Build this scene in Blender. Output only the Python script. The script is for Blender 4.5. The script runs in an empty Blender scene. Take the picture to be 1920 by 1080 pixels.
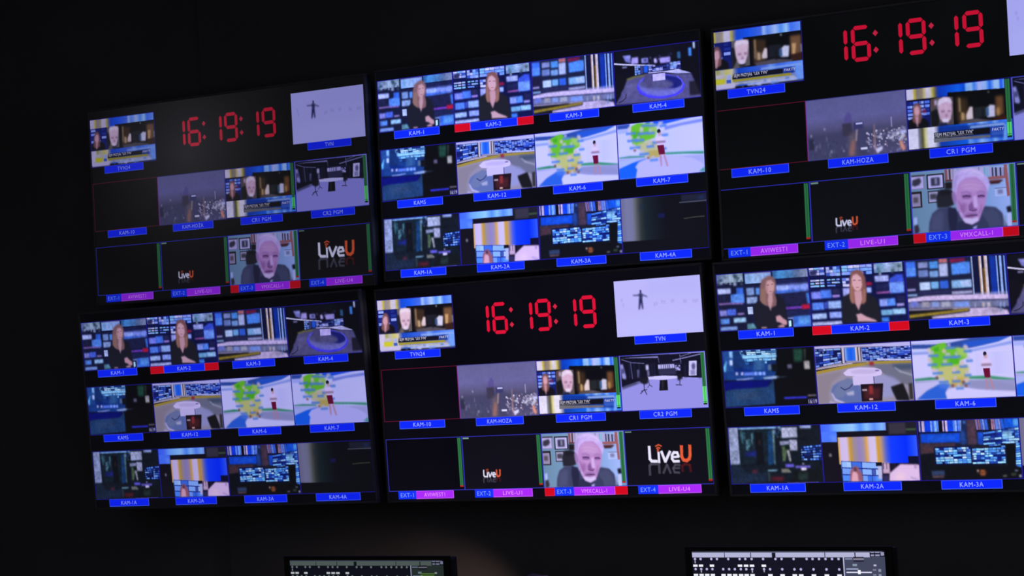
"""Dark broadcast control room: a wall of six multiview monitors seen obliquely, two desk monitors below."""
import bpy, bmesh, math, random
import numpy as np
from mathutils import Matrix, Vector

scene = bpy.context.scene
col = scene.collection

# ---------------------------------------------------------------- camera
cam_data = bpy.data.cameras.new('camera')
cam_data.sensor_width = 36.0
cam_data.lens = 4500 / 1920 * 36.0
cam = bpy.data.objects.new('camera', cam_data)
col.objects.link(cam)
right = Vector((0.83425, 0.54773, -0.06337))
down = Vector((-0.0622, -0.0207, -0.99785))
fwd = Vector((-0.54787, 0.8364, 0.0168))
cam.matrix_world = Matrix(((right.x, -down.x, -fwd.x, 4.0326),
                           (right.y, -down.y, -fwd.y, -6.3001),
                           (right.z, -down.z, -fwd.z, 1.8363),
                           (0, 0, 0, 1)))
scene.camera = cam

# ---------------------------------------------------------------- world, exposure
world = bpy.data.worlds.new('world')
scene.world = world
world.use_nodes = True
bgn = world.node_tree.nodes['Background']
bgn.inputs['Color'].default_value = (0.85, 0.88, 1.0, 1)
bgn.inputs['Strength'].default_value = 0.25
scene.view_settings.view_transform = 'Standard'
scene.view_settings.look = 'None'
scene.view_settings.exposure = 0.0
scene.view_settings.gamma = 1.0
scene.view_settings.use_curve_mapping = False

scene.cycles.filter_width = 1.9            # soft broadcast-camera picture
scene.cycles.max_bounces = 4
# ---------------------------------------------------------------- picture painter (flat pictures shown on the screens)
NX, NY, SS = 176, 99, 3          # picture grid cells per feed and antialiasing factor
FW, FH = 480.0, 270.0            # feed size in screen units


def coverage(pts, soft):
    """antialiased mask of a polygon over the vertex grid, returned with its window"""
    w, h = NX + 1, NY + 1
    p = np.array(pts, float).reshape(-1, 2)
    px, py = p[:, 0] / FW * NX, p[:, 1] / FH * NY
    m = soft / FW * NX + 1
    x0, x1 = max(0, int(px.min() - m)), min(w, int(px.max() + m) + 2)
    y0, y1 = max(0, int(py.min() - m)), min(h, int(py.max() + m) + 2)
    if x1 <= x0 or y1 <= y0:
        return None
    off = (np.arange((x1 - x0) * SS) + .5) / SS - .5 + x0
    gx = off[None, :]
    gy = ((np.arange((y1 - y0) * SS) + .5) / SS - .5 + y0)[:, None]
    inside = np.zeros((gy.shape[0], gx.shape[1]), bool)
    n = len(px)
    for i in range(n):
        ax, ay, bx, by = px[i], py[i], px[i - 1], py[i - 1]
        if ay == by:
            continue
        cross = (ay > gy) != (by > gy)
        xi = (bx - ax) * (gy - ay) / (by - ay) + ax
        inside ^= cross & (gx < xi)
    mask = inside.reshape(y1 - y0, SS, x1 - x0, SS).mean((1, 3))
    r = int(round(soft / FW * NX / 2))
    for _ in range(2 if r else 0):
        k = 2 * r + 1
        pad = np.pad(mask, r, mode='edge')
        c = np.cumsum(np.pad(pad, ((1, 0), (0, 0))), 0)
        mask = (c[k:] - c[:-k]) / k
        c = np.cumsum(np.pad(mask, ((0, 0), (1, 0))), 1)
        mask = (c[:, k:] - c[:, :-k]) / k
    return mask, x0, y0, x1, y1


def fill(img, col, pts, soft=0, a=1.0):
    c = coverage(pts, soft)
    if c is None:
        return
    mask, x0, y0, x1, y1 = c
    mk = (mask * a)[..., None]
    img[y0:y1, x0:x1] = img[y0:y1, x0:x1] * (1 - mk) + np.array(col, float) / 255 * mk


def stroke(img, col, pts, w, soft=0, a=1.0):
    p = [(pts[i], pts[i + 1]) for i in range(0, len(pts), 2)]
    for (ax, ay), (bx, by) in zip(p, p[1:]):
        d = math.hypot(bx - ax, by - ay) or 1
        ux, uy = (bx - ax) / d * w / 2, (by - ay) / d * w / 2
        fill(img, col, [ax - ux * .5 - uy, ay - uy * .5 + ux, ax - ux * .5 + uy, ay - uy * .5 - ux,
                        bx + ux * .5 + uy, by + uy * .5 - ux, bx + ux * .5 - uy, by + uy * .5 + ux], soft, a)


def mosaic(img, quad, nx, ny, seed, pal, gap, dark, a):
    rnd = random.Random(seed)
    q = [(quad[i], quad[i + 1]) for i in range(0, 8, 2)]

    def at(u, v):
        x = (q[0][0] * (1 - u) + q[1][0] * u) * (1 - v) + (q[3][0] * (1 - u) + q[2][0] * u) * v
        y = (q[0][1] * (1 - u) + q[1][1] * u) * (1 - v) + (q[3][1] * (1 - u) + q[2][1] * u) * v
        return [x, y]
    fill(img, dark, quad, 0, a)
    for j in range(ny):
        i = 0
        while i < nx:
            s = rnd.choice((1, 1, 2))
            u0, u1 = (i + gap * .5) / nx, (min(i + s, nx) - gap * .5) / nx
            v0, v1 = (j + gap) / ny, (j + 1 - gap) / ny
            fill(img, rnd.choice(pal), at(u0, v0) + at(u1, v0) + at(u1, v1) + at(u0, v1), 0, a)
            um = u0 + (u1 - u0) * rnd.uniform(.3, .7)
            if rnd.random() < .5:
                fill(img, rnd.choice(pal), at(u0, v0) + at(um, v0) + at(um, v1) + at(u0, v1), 2, a * .7)
            i += s


def paint(cmds):
    img = np.zeros((NY + 1, NX + 1, 3))
    xs = np.linspace(0, FW, NX + 1)
    ys = np.linspace(0, FH, NY + 1)
    for c in cmds:
        op = c[0]
        if op == 'p':
            fill(img, *c[1:])
        elif op == 'l':
            stroke(img, c[1], c[2], c[5], c[3], c[4])
        elif op == 'g':
            st = c[1]
            row = np.stack([np.interp(xs, [s[0] for s in st], [s[1][k] / 255 for s in st]) for k in range(3)], -1)
            cov = coverage([st[0][0] - 1, c[2], st[-1][0] + 1, c[2], st[-1][0] + 1, c[3], st[0][0] - 1, c[3]], 0)
            if cov:
                mask, x0, y0, x1, y1 = cov
                mk = (mask * c[4])[..., None]
                img[y0:y1, x0:x1] = img[y0:y1, x0:x1] * (1 - mk) + row[None, x0:x1] * mk
        elif op == 'v':
            st = c[1]
            col = np.stack([np.interp(ys, [s[0] for s in st], [s[1][k] / 255 for s in st]) for k in range(3)], -1)
            img[:] = col[:, None]
        elif op == 'm':
            mosaic(img, *c[1:])
        elif op == 's':
            (x0, y0, x1, y1), n, seed, pal, w, h, soft = c[1:]
            rnd = random.Random(seed)
            for _ in range(n):
                x, y = rnd.uniform(x0, x1), rnd.uniform(y0, y1)
                a, b = w * rnd.uniform(.4, 1) / 2, h * rnd.uniform(.4, 1) / 2
                fill(img, rnd.choice(pal), [x - a, y - b, x + a, y - b, x + a, y + b, x - a, y + b], soft, .8)
        elif op == 't':                     # fine picture detail: patchy light and dark over the whole feed
            amp, seed = c[1:]
            rng = np.random.RandomState(seed)
            tex = np.zeros(img.shape[:2])
            for cell, wgt in ((3, .45), (6, .35), (12, .3)):
                g = rng.rand(NY // cell + 3, NX // cell + 3) - .5
                yy, xx = np.arange(NY + 1) / cell, np.arange(NX + 1) / cell
                y0, x0 = yy.astype(int), xx.astype(int)
                fy, fx = (yy - y0)[:, None], (xx - x0)[None]
                tex += wgt * 2 * ((g[y0][:, x0] * (1 - fx) + g[y0][:, x0 + 1] * fx) * (1 - fy)
                                  + (g[y0 + 1][:, x0] * (1 - fx) + g[y0 + 1][:, x0 + 1] * fx) * fy)
            img *= (1 + amp * tex)[..., None]
    return np.clip(img, 0, 1)

# ---------------------------------------------------------------- pictures of the feeds, in screen units (480 x 270)
PICTURES = {
 'kam1': [
  ('p',(20,24,58),[-5,-5,485,-5,485,275,-5,275],0,1),
  ('g',[(4,(95,110,165)),(44,(120,140,175)),(77,(150,170,200)),(141,(120,150,170))],-3,42,1),
  ('s',[8,-5,139,51],14,1,[(60,80,110),(165,180,215),(50,70,90)],22,26,6),
  ('g',[(153,(125,165,225)),(218,(150,180,235)),(288,(120,140,200))],5,53,1),
  ('p',(70,40,90),[153,0,291,0,291,5,153,5],4,1),
  ('g',[(298,(45,90,150)),(335,(70,140,210)),(395,(75,120,180)),(431,(95,110,150)),(479,(140,150,190))],-1,40,1),
  ('p',(25,30,75),[295,42,480,42,480,67,295,67],8,1),
  ('p',(130,150,245),[306,70,478,70,478,103,306,103],10,1),
  ('p',(165,185,255),[316,73,372,73,372,94,316,94],8,0.7),
  ('p',(60,110,230),[306,95,398,95,475,100,397,107,304,109],8,0.8),
  ('p',(30,32,72),[314,114,464,114,464,163,337,163],8,1),
  ('p',(70,130,240),[460,115,479,112,479,166,465,165],6,0.8),
  ('p',(120,60,190),[346,173,440,173,440,184,346,184],5,1),
  ('p',(190,25,70),[436,166,476,166,476,189,436,189],6,1),
  ('p',(28,34,80),[354,190,476,190,476,216,354,216],6,1),
  ('p',(60,110,225),[387,218,477,218,477,270,387,270],8,1),
  ('p',(95,160,240),[415,221,472,221,472,258,415,258],10,0.8),
  ('p',(150,170,240),[357,222,388,220,388,269,376,269],5,0.7),
  ('p',(175,185,245),[3,69,73,69,73,94,3,94],4,1),
  ('p',(55,105,225),[104,70,140,69,139,141,67,141,71,99,102,99],4,1),
  ('p',(95,150,245),[72,100,141,100,141,140,72,140],5,0.8),
  ('p',(28,30,66),[4,101,68,101,68,136,4,136],4,1),
  ('p',(150,110,190),[5,137,67,137,133,140,133,147,67,144,5,145],3,1),
  ('p',(130,160,225),[156,73,196,73,196,108,156,108],5,1),
  ('p',(90,150,245),[204,76,226,76,226,108,204,108],5,1),
  ('p',(150,175,235),[154,116,210,116,210,146,154,146],5,1),
  ('p',(130,130,215),[7,170,45,170,45,197,7,197],4,1),
  ('p',(75,105,230),[46,167,93,167,93,196,46,196],4,1),
  ('p',(165,140,215),[100,188,136,188,136,196,100,196],3,1),
  ('p',(185,200,250),[155,162,182,162,182,196,155,196],2,1),
  ('p',(85,135,225),[8,210,55,210,55,235,8,235],4,1),
  ('p',(160,205,250),[78,210,142,210,142,231,78,231],4,1),
  ('p',(120,150,220),[4,249,94,249,94,266,4,266],5,1),
  ('p',(90,140,160),[147,240,181,240,197,266,147,266],8,1),
  ('t',0.24,3),
  ('p',(26,26,40),[238,122,204,141,188,165,186,215,197,265,350,266,355,241,354,174,346,141,318,112],3,1),
  ('p',(128,92,98),[261,28,282,23,302,30,312,52,310,85,302,105,309,139,305,163,285,170,253,162,231,146,222,133,226,75,238,41],3,1),
  ('p',(150,112,100),[232,84,256,77,253,160,236,151,224,134],5,0.7),
  ('p',(196,150,160),[264,47,287,42,304,60,301,88,288,108,274,112,261,102,256,77],4,1),
  ('p',(160,110,125),[258,57,267,55,267,99,258,98],4,0.6),
  ('p',(110,70,90),[264,65,276,63,276,68,264,69],2,0.7),
  ('p',(110,70,90),[288,62,298,60,298,65,288,66],2,0.7),
  ('p',(150,80,100),[274,95,288,94,288,98,274,99],2,0.6),
  ('p',(190,145,155),[270,107,290,106,290,138,284,154,274,188,265,161,263,136],3,1),
  ('p',(200,150,165),[298,213,319,208,334,223,353,236,354,253,338,257,316,242,300,238],3,1),
  ('p',(190,140,160),[305,259,329,251,340,258,339,267,307,265],3,1),
  ('p',(190,150,170),[220,260,245,260,251,267,220,267],3,1),
  ('p',(15,18,60),[359,230,384,230,384,268,359,268],1,1),
  ('p',(190,235,255),[362,237,375,236,375,262,362,266],2,1),
 ],
 'kam2': [
  ('p',(12,18,70),[-5,-5,485,-5,485,275,-5,275],0,1),
  ('m',[4,0,82,0,83,38,7,37],3,3,21,[(140,160,255),(170,180,255),(110,150,255),(200,200,255),(60,90,200),(30,40,120),(130,190,250)],0.06,(10,14,50),1),
  ('m',[90,2,162,1,162,47,90,44],4,3,22,[(140,160,255),(170,180,255),(110,150,255),(200,200,255),(60,90,200),(30,40,120),(130,190,250)],0.04,(10,14,50),1),
  ('m',[169,0,321,2,318,49,168,45],5,3,23,[(140,160,255),(170,180,255),(110,150,255),(200,200,255),(60,90,200),(30,40,120),(130,190,250)],0.06,(10,14,50),1),
  ('m',[6,55,80,55,80,94,5,93],3,3,24,[(140,160,255),(170,180,255),(110,150,255),(200,200,255),(60,90,200),(30,40,120),(130,190,250)],0.2,(10,14,50),1),
  ('m',[90,55,159,55,159,98,89,94],3,3,25,[(140,160,255),(170,180,255),(110,150,255),(200,200,255),(60,90,200),(30,40,120),(130,190,250)],0.25,(10,14,50),1),
  ('m',[168,58,205,59,205,100,169,98],2,3,26,[(140,160,255),(170,180,255),(110,150,255),(200,200,255),(60,90,200),(30,40,120),(130,190,250)],0.06,(10,14,50),1),
  ('p',(45,45,90),[8,14,43,14,43,38,8,38],3,1),
  ('p',(165,170,250),[168,104,204,104,204,144,168,144],4,1),
  ('p',(120,130,240),[8,112,59,112,59,145,8,145],4,1),
  ('p',(75,120,235),[56,106,110,106,110,144,56,144],5,1),
  ('p',(40,40,85),[114,105,152,105,152,126,114,126],3,1),
  ('p',(160,130,215),[113,132,151,132,151,143,113,143],3,1),
  ('p',(85,130,240),[8,162,68,162,68,196,8,196],5,1),
  ('p',(150,180,245),[89,160,156,160,156,194,89,194],5,1),
  ('p',(60,80,190),[70,163,89,160,89,192,70,192],4,1),
  ('p',(165,190,250),[4,212,78,212,78,238,4,238],4,1),
  ('p',(140,160,245),[92,210,155,210,155,238,92,238],4,1),
  ('p',(170,180,235),[2,251,152,251,154,266,94,271,3,269],4,1),
  ('g',[(331,(110,130,190)),(352,(95,140,180)),(394,(150,170,220)),(426,(115,135,170)),(468,(140,160,190))],0,45,1),
  ('s',[334,8,470,53],8,5,[(60,80,90),(180,190,225)],18,18,5),
  ('p',(170,180,255),[330,59,398,59,398,86,330,86],4,1),
  ('p',(55,80,215),[402,75,435,58,470,60,470,95,401,93],4,1),
  ('p',(110,150,250),[398,92,470,92,470,141,398,141],5,1),
  ('p',(28,32,80),[332,96,394,96,394,127,332,127],4,1),
  ('p',(170,90,170),[333,131,398,131,398,140,333,140],3,1),
  ('p',(140,160,250),[344,164,386,164,386,198,344,198],4,1),
  ('p',(85,135,240),[383,164,422,164,422,198,383,198],4,1),
  ('p',(160,150,225),[428,188,464,188,464,201,428,201],3,1),
  ('p',(30,30,75),[430,155,470,155,470,184,430,184],3,1),
  ('p',(120,180,230),[349,214,406,214,406,239,349,239],4,1),
  ('p',(150,195,240),[406,212,468,212,468,238,406,238],4,1),
  ('p',(60,120,225),[348,248,386,248,386,270,348,270],5,1),
  ('p',(140,20,60),[284,84,314,84,314,100,284,100],3,1),
  ('p',(150,170,245),[284,108,310,108,310,132,284,132],4,1),
  ('t',0.24,4),
  ('p',(28,28,38),[206,127,167,143,157,171,153,261,230,264,332,266,347,265,341,207,328,157,286,135],3,1),
  ('p',(130,84,84),[214,34,245,23,271,33,284,63,285,117,279,170,268,182,208,176,199,153,204,73],3,1),
  ('p',(168,118,100),[205,91,219,83,219,177,206,172,201,144],5,0.7),
  ('p',(168,118,100),[269,115,282,116,276,169,260,181],5,0.7),
  ('p',(214,165,180),[224,48,243,43,264,61,266,97,255,118,241,124,226,115,215,92,215,65],4,1),
  ('p',(130,85,100),[222,69,235,69,235,74,222,75],2,0.7),
  ('p',(130,85,100),[248,71,262,71,262,76,248,76],2,0.7),
  ('p',(165,90,110),[233,102,250,102,250,108,233,107],2,0.6),
  ('p',(200,150,165),[223,120,260,121,261,159,239,211,225,178],3,1),
  ('p',(205,160,178),[224,227,249,223,275,239,317,256,327,266,274,262,230,260,229,241],3,1),
 ],
 'kam3': [
  ('p',(24,30,62),[-5,-5,485,-5,485,275,-5,275],0,1),
  ('p',(60,110,235),[5,7,51,7,51,74,5,74],5,1),
  ('p',(95,150,245),[6,34,50,34,50,70,6,70],8,0.7),
  ('p',(130,140,200),[64,12,111,12,111,40,64,40],5,1),
  ('p',(110,130,200),[63,48,110,48,110,79,63,79],5,1),
  ('p',(80,150,240),[118,12,160,12,160,44,118,44],5,1),
  ('p',(120,160,225),[116,54,158,54,158,82,116,82],5,1),
  ('p',(190,110,120),[164,2,204,2,204,21,164,21],5,1),
  ('p',(175,185,235),[163,24,204,24,204,82,163,82],5,1),
  ('p',(120,25,70),[217,6,287,6,287,24,217,24],5,1),
  ('p',(80,140,245),[221,29,286,23,311,25,309,76,221,78],8,1),
  ('p',(30,25,60),[6,84,56,84,56,122,6,122],5,1),
  ('p',(165,150,215),[4,129,44,129,44,138,4,138],3,1),
  ('p',(185,205,250),[65,102,116,102,116,138,65,138],4,1),
  ('p',(120,180,245),[120,102,156,102,156,134,120,134],4,1),
  ('p',(50,100,225),[162,101,202,101,202,136,162,136],6,1),
  ('p',(130,175,230),[217,102,312,102,312,138,217,138],5,1),
  ('p',(185,195,245),[262,106,310,106,310,132,262,132],8,0.7),
  ('p',(40,40,85),[55,142,213,144,313,143,315,153,54,158],3,1),
  ('p',(14,20,60),[312,2,482,2,482,199,312,199],0,1),
  ('p',(150,165,210),[316,-2,322,-2,322,174,316,175],2,1),
  ('p',(190,150,120),[351,1,356,0,356,177,351,177],2,1),
  ('p',(215,205,225),[356,1,364,1,364,177,356,178],2,1),
  ('p',(120,85,20),[367,56,376,57,376,170,367,170],3,1),
  ('p',(190,140,100),[376,2,381,2,381,178,376,179],2,1),
  ('p',(200,190,215),[380,3,391,3,391,179,380,179],2,1),
  ('p',(15,50,160),[402,5,430,5,430,180,402,180],5,1),
  ('p',(130,165,245),[431,7,438,6,438,182,431,182],2,1),
  ('p',(150,180,250),[447,8,458,8,458,183,447,183],2,1),
  ('p',(110,150,245),[467,9,473,9,473,184,467,184],2,1),
  ('p',(150,150,195),[216,151,314,151,314,165,216,165],4,1),
  ('p',(170,165,215),[314,164,478,164,478,176,314,176],4,0.6),
  ('p',(130,160,210),[2,152,50,152,50,162,2,162],4,1),
  ('p',(205,185,235),[3,171,85,164,170,164,478,177,477,200,251,191,83,186,2,189],3,1),
  ('p',(110,115,160),[4,191,167,192,478,202,477,231,290,226,2,216],3,1),
  ('p',(110,120,215),[15,186,49,186,49,209,15,209],4,1),
  ('p',(150,145,165),[70,190,104,190,104,213,70,213],4,1),
  ('p',(130,150,215),[116,193,150,193,150,215,116,215],4,1),
  ('p',(165,165,190),[161,196,203,196,203,218,161,218],4,1),
  ('p',(120,150,235),[225,200,292,200,292,223,225,223],4,1),
  ('p',(150,150,180),[318,206,325,203,325,226,318,227],4,1),
  ('p',(180,165,170),[353,208,366,206,366,228,353,229],4,1),
  ('p',(195,185,200),[378,209,392,207,392,230,378,231],4,1),
  ('p',(150,170,240),[435,213,443,210,443,233,435,234],4,1),
  ('p',(160,180,245),[451,214,459,211,459,234,451,235],4,1),
  ('p',(150,140,175),[4,217,294,224,294,232,122,232,3,227],3,1),
  ('p',(22,20,22),[4,227,215,229,214,235,104,244,3,244],3,1),
  ('p',(150,125,35),[3,244,121,239,290,230,289,241,184,249,90,254,4,259],4,1),
  ('p',(20,18,22),[4,262,103,254,120,257,110,265,5,267],3,1),
  ('p',(196,176,222),[113,257,292,245,294,230,384,229,469,246,478,270,385,270,113,268],3,1),
  ('p',(150,140,175),[380,232,428,232,428,256,394,256],10,0.7),
  ('p',(120,140,190),[433,236,442,236,442,254,433,255],3,1),
  ('t',0.16,5),
 ],
 'kam4': [
  ('p',(10,9,22),[-5,-5,485,-5,485,275,-5,275],0,1),
  ('p',(14,14,24),[13,8,329,8,375,75,26,60],6,1),
  ('p',(120,120,200),[53,29,98,29,98,70,69,60],6,1),
  ('p',(150,150,220),[71,33,97,33,97,44,71,44],3,1),
  ('p',(165,150,225),[105,43,140,43,140,75,98,75],4,1),
  ('p',(150,150,230),[158,52,195,52,195,76,158,76],4,1),
  ('p',(30,25,60),[170,56,190,56,190,71,170,70],4,0.6),
  ('p',(200,185,245),[228,60,242,60,242,83,228,82],4,1),
  ('p',(165,150,230),[260,60,318,60,318,87,260,87],4,1),
  ('s',[198,44,325,91],20,8,[(20,18,40),(175,160,235),(60,55,120)],10,16,3),
  ('p',(215,210,250),[3,59,56,68,126,78,215,89,285,96,284,101,126,84,55,75,2,66],2,1),
  ('p',(165,165,220),[48,82,75,82,75,89,48,89],3,1),
  ('m',[118,85,150,86,148,129,118,132],3,4,31,[(140,170,240),(90,140,230),(20,20,50),(170,180,240)],0.1,(10,14,50),1),
  ('p',(60,60,110),[149,88,164,89,164,126,149,127],2,1),
  ('p',(30,90,220),[168,89,192,89,192,124,168,124],3,1),
  ('m',[195,93,374,86,375,122,196,121],9,4,32,[(150,160,240),(95,120,220),(20,20,60),(185,185,250),(40,50,130)],0.08,(10,14,50),1),
  ('p',(150,190,250),[316,88,350,88,350,116,316,116],4,0.6),
  ('p',(185,180,235),[191,123,283,126,362,124,420,146,430,151,351,145,273,130,193,129],2,1),
  ('p',(60,130,190),[358,41,376,42,376,75,358,73],6,0.7),
  ('p',(70,140,235),[420,29,436,28,436,69,420,69],4,1),
  ('p',(200,215,250),[446,2,456,2,456,35,446,34],4,1),
  ('p',(10,10,18),[380,71,434,73,487,87,485,163,411,139,377,131],4,1),
  ('p',(85,80,130),[48,154,123,135,193,129,391,149,430,153,478,264,477,273,-1,264,32,221],6,1),
  ('p',(105,100,150),[68,173,136,162,124,196,68,233],12,0.6),
  ('p',(115,110,55),[51,147,113,134,193,133,188,138,112,143,53,155],3,1),
  ('p',(14,12,20),[8,115,43,114,72,147,49,192,17,220,2,236],8,1),
  ('p',(18,16,24),[416,190,467,190,477,257,416,257],8,0.8),
  ('p',(80,70,235),[391,209,377,234,340,251,286,257,227,252,174,235,138,210,126,183,141,158,179,141,233,135,292,141,344,158,380,182],2,1),
  ('p',(110,110,195),[383,205,370,226,334,241,284,246,229,241,180,226,146,204,135,180,149,159,184,144,235,139,290,145,339,160,372,181],3,1),
  ('p',(25,30,110),[382,191,370,206,338,215,292,218,240,213,195,201,163,185,153,168,165,154,198,144,244,142,295,147,341,159,372,174],6,1),
  ('p',(85,82,130),[329,194,319,205,293,211,255,212,213,208,175,199,149,188,141,176,151,165,177,159,216,158,258,162,295,171,320,182],10,1),
  ('p',(75,70,115),[171,131,213,133,212,206,189,202,169,166],5,1),
  ('p',(110,105,175),[352,222,343,226,317,226,279,224,237,220,199,215,173,209,164,204,174,201,200,200,238,202,280,206,318,212,343,217],5,0.7),
  ('l',(70,60,235),[127,187,143,219,192,243,266,253,336,246,377,225,388,200],2,1,9),
  ('l',(95,90,255),[351,158,374,178,383,200],2,1,5),
  ('p',(192,178,245),[217,135,286,135,286,169,217,169],1,1),
  ('l',(25,22,30),[63,216,62,233,41,248,18,254],2,1,4),
  ('t',0.12,12),
 ],
 'kam5': [
  ('p',(8,8,12),[-5,-5,485,-5,485,275,-5,275],0,1),
  ('p',(22,58,130),[1,2,287,-1,276,117,255,150,1,139],4,1),
  ('p',(35,75,150),[8,5,99,3,114,48,115,85,9,102],8,1),
  ('p',(140,190,245),[40,4,57,4,57,36,40,34],3,1),
  ('p',(185,200,240),[38,46,54,45,54,70,38,70],3,1),
  ('p',(110,200,255),[4,76,21,48,23,50,15,98,4,100],4,1),
  ('p',(20,50,110),[63,5,92,2,114,48,117,90,55,91],6,1),
  ('p',(120,185,230),[94,6,284,6,284,44,114,44],6,1),
  ('m',[99,4,284,1,283,30,106,26],7,3,41,[(140,190,240),(70,130,200),(20,50,110),(185,220,245)],0.1,(10,14,50),1),
  ('p',(150,200,240),[107,32,284,32,284,40,107,40],3,1),
  ('m',[114,42,283,45,281,68,121,73],7,2,42,[(120,190,250),(40,90,170),(20,50,120),(165,210,245)],0.1,(10,14,50),1),
  ('p',(40,80,140),[163,52,224,52,217,99,163,99],5,1),
  ('p',(60,110,170),[178,52,201,52,201,94,178,94],6,0.6),
  ('p',(90,110,140),[238,76,256,74,256,100,238,101],4,1),
  ('p',(14,16,24),[256,72,284,72,284,108,256,108],4,1),
  ('p',(10,40,120),[58,83,110,87,156,98,156,104,59,104],5,1),
  ('p',(90,120,230),[110,107,223,107,223,121,110,121],4,1),
  ('p',(200,190,250),[66,103,78,103,78,117,66,118],3,1),
  ('p',(200,190,250),[94,105,106,104,106,118,94,119],3,1),
  ('p',(140,180,250),[165,107,176,106,176,120,165,120],3,1),
  ('p',(140,180,250),[188,108,199,107,199,121,188,121],3,1),
  ('p',(140,180,250),[210,109,220,108,220,122,210,122],3,1),
  ('p',(150,160,225),[66,136,111,135,163,131,153,137,110,142,68,141],3,1),
  ('p',(150,170,220),[205,133,275,128,293,134,274,142,214,142],4,1),
  ('p',(45,55,75),[280,132,340,132,307,139,280,139],4,1),
  ('p',(6,14,110),[3,144,185,147,250,147,229,182,49,188,1,190],8,1),
  ('p',(30,62,110),[1,190,40,183,229,178,255,150,273,150,264,258,-1,267],8,1),
  ('p',(46,70,110),[48,194,180,194,180,230,54,238],14,0.8),
  ('p',(8,8,10),[262,150,463,133,480,175,478,216,429,264,263,262],6,1),
  ('p',(30,70,55),[374,9,422,9,416,68,374,68],10,1),
  ('p',(60,70,60),[427,10,440,10,433,62,427,62],6,0.7),
  ('p',(165,160,165),[423,66,452,66,452,104,423,104],3,1),
  ('p',(90,85,115),[338,78,361,78,361,98,338,98],8,1),
  ('p',(55,55,235),[309,230,426,230,426,238,309,238],3,1),
  ('p',(120,110,130),[430,222,474,222,474,230,430,230],3,1),
  ('p',(45,40,90),[431,240,476,240,476,264,431,264],2,1),
  ('t',0.2,6),
 ],
 'kam12': [
  ('p',(150,140,165),[-5,-5,485,-5,485,275,-5,275],0,1),
  ('p',(185,180,240),[3,5,115,6,481,4,483,24,234,12,4,14],2,1),
  ('p',(45,45,90),[121,0,294,0,294,5,132,5],2,1),
  ('m',[4,14,134,16,135,82,3,102],7,7,51,[(50,90,215),(110,150,245),(170,190,255),(20,30,110),(15,20,80),(140,180,250)],0.14,(8,12,70),1),
  ('p',(15,12,20),[134,16,142,16,142,87,134,88],0,1),
  ('p',(205,190,215),[139,14,150,14,150,85,139,86],1,1),
  ('p',(30,40,130),[150,17,159,17,159,81,150,83],1,1),
  ('g',[(154,(150,180,240)),(167,(50,110,230)),(184,(20,90,240)),(205,(60,120,230))],16,76,1),
  ('p',(210,195,215),[206,16,213,15,213,77,206,77],1,1),
  ('p',(25,25,40),[217,16,224,16,224,78,217,78],1,1),
  ('p',(215,195,205),[221,17,228,16,228,78,221,79],1,1),
  ('p',(30,40,80),[231,18,237,17,237,79,231,80],1,1),
  ('p',(180,180,215),[235,18,242,18,242,80,235,80],1,1),
  ('m',[237,18,480,22,479,88,241,78],14,8,52,[(50,90,215),(110,150,245),(170,190,255),(20,30,110),(15,20,80),(140,180,250),(150,170,250)],0.16,(15,30,120),1),
  ('p',(50,80,210),[422,42,474,42,474,54,422,54],4,0.8),
  ('p',(190,190,240),[312,72,479,81,479,88,312,80],2,1),
  ('p',(14,12,12),[2,106,104,96,181,88,316,84,479,88,479,94,316,90,181,94,104,105,2,120],1,1),
  ('l',(165,140,60),[3,125,109,109,192,97,300,91,407,93,478,96],2,1,14),
  ('l',(210,195,225),[2,109,71,101,137,94,187,88],1,1,4),
  ('p',(110,110,135),[240,95,478,100,475,202,375,176,304,112],8,1),
  ('p',(60,75,100),[380,101,478,101,478,128,400,128],10,0.8),
  ('l',(175,175,200),[395,117,420,135,475,153],5,0.7,8),
  ('p',(140,128,145),[3,136,141,120,129,137,78,169,58,222,61,267,2,266],12,1),
  ('p',(175,165,205),[62,254,99,270,72,269,56,266],4,1),
  ('p',(95,110,170),[276,226,264,248,235,265,193,272,147,268,107,255,79,234,70,209,82,187,112,170,154,163,199,167,240,181,267,202],6,1),
  ('p',(150,150,205),[422,206,410,228,381,245,340,252,295,248,254,235,227,214,218,190,230,167,260,151,301,144,346,148,386,161,413,182],10,0.9),
  ('l',(190,185,240),[75,223,90,252,127,266],3,1,8),
  ('p',(110,120,165),[81,215,116,172,156,153,182,160,183,191,128,241,90,242],8,1),
  ('l',(50,55,110),[120,195,139,208,164,199,181,182],2,1,5),
  ('p',(170,170,205),[146,220,184,212,184,233,151,233],4,1),
  ('p',(212,195,245),[138,131,163,113,218,108,293,113,325,122,331,136,324,147,291,152,216,150,151,144],2,1),
  ('p',(185,170,220),[174,123,218,117,296,121,303,134,270,140,184,136],6,0.7),
  ('p',(120,110,170),[295,123,314,122,319,128,300,130],2,1),
  ('p',(205,190,240),[183,149,286,149,286,189,183,189],1,1),
  ('p',(60,60,110),[286,152,290,152,290,186,286,186],1,1),
  ('p',(28,12,22),[220,185,332,185,321,264,220,264],1,1),
  ('p',(70,28,34),[234,204,315,204,309,254,234,254],10,1),
  ('p',(140,45,45),[260,193,280,192,280,231,260,231],8,1),
  ('p',(170,150,165),[226,208,250,208,250,216,226,216],2,1),
  ('p',(225,170,170),[258,251,276,250,276,259,258,259],2,1),
  ('p',(24,22,26),[368,202,428,187,451,248,455,267,392,264,373,220],4,1),
  ('p',(50,48,50),[455,191,474,188,474,264,455,262],6,1),
  ('p',(150,40,60),[271,86,292,85,292,102,271,101],4,1),
 ],
 'kam6': [
  ('p',(205,200,255),[-5,-5,485,-5,485,275,-5,275],0,1),
  ('p',(45,75,160),[3,16,152,21,279,0,480,0,417,23,308,45,270,48,1,37],3,1),
  ('p',(35,85,205),[248,18,479,1,417,23,316,42,246,38],6,1),
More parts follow.
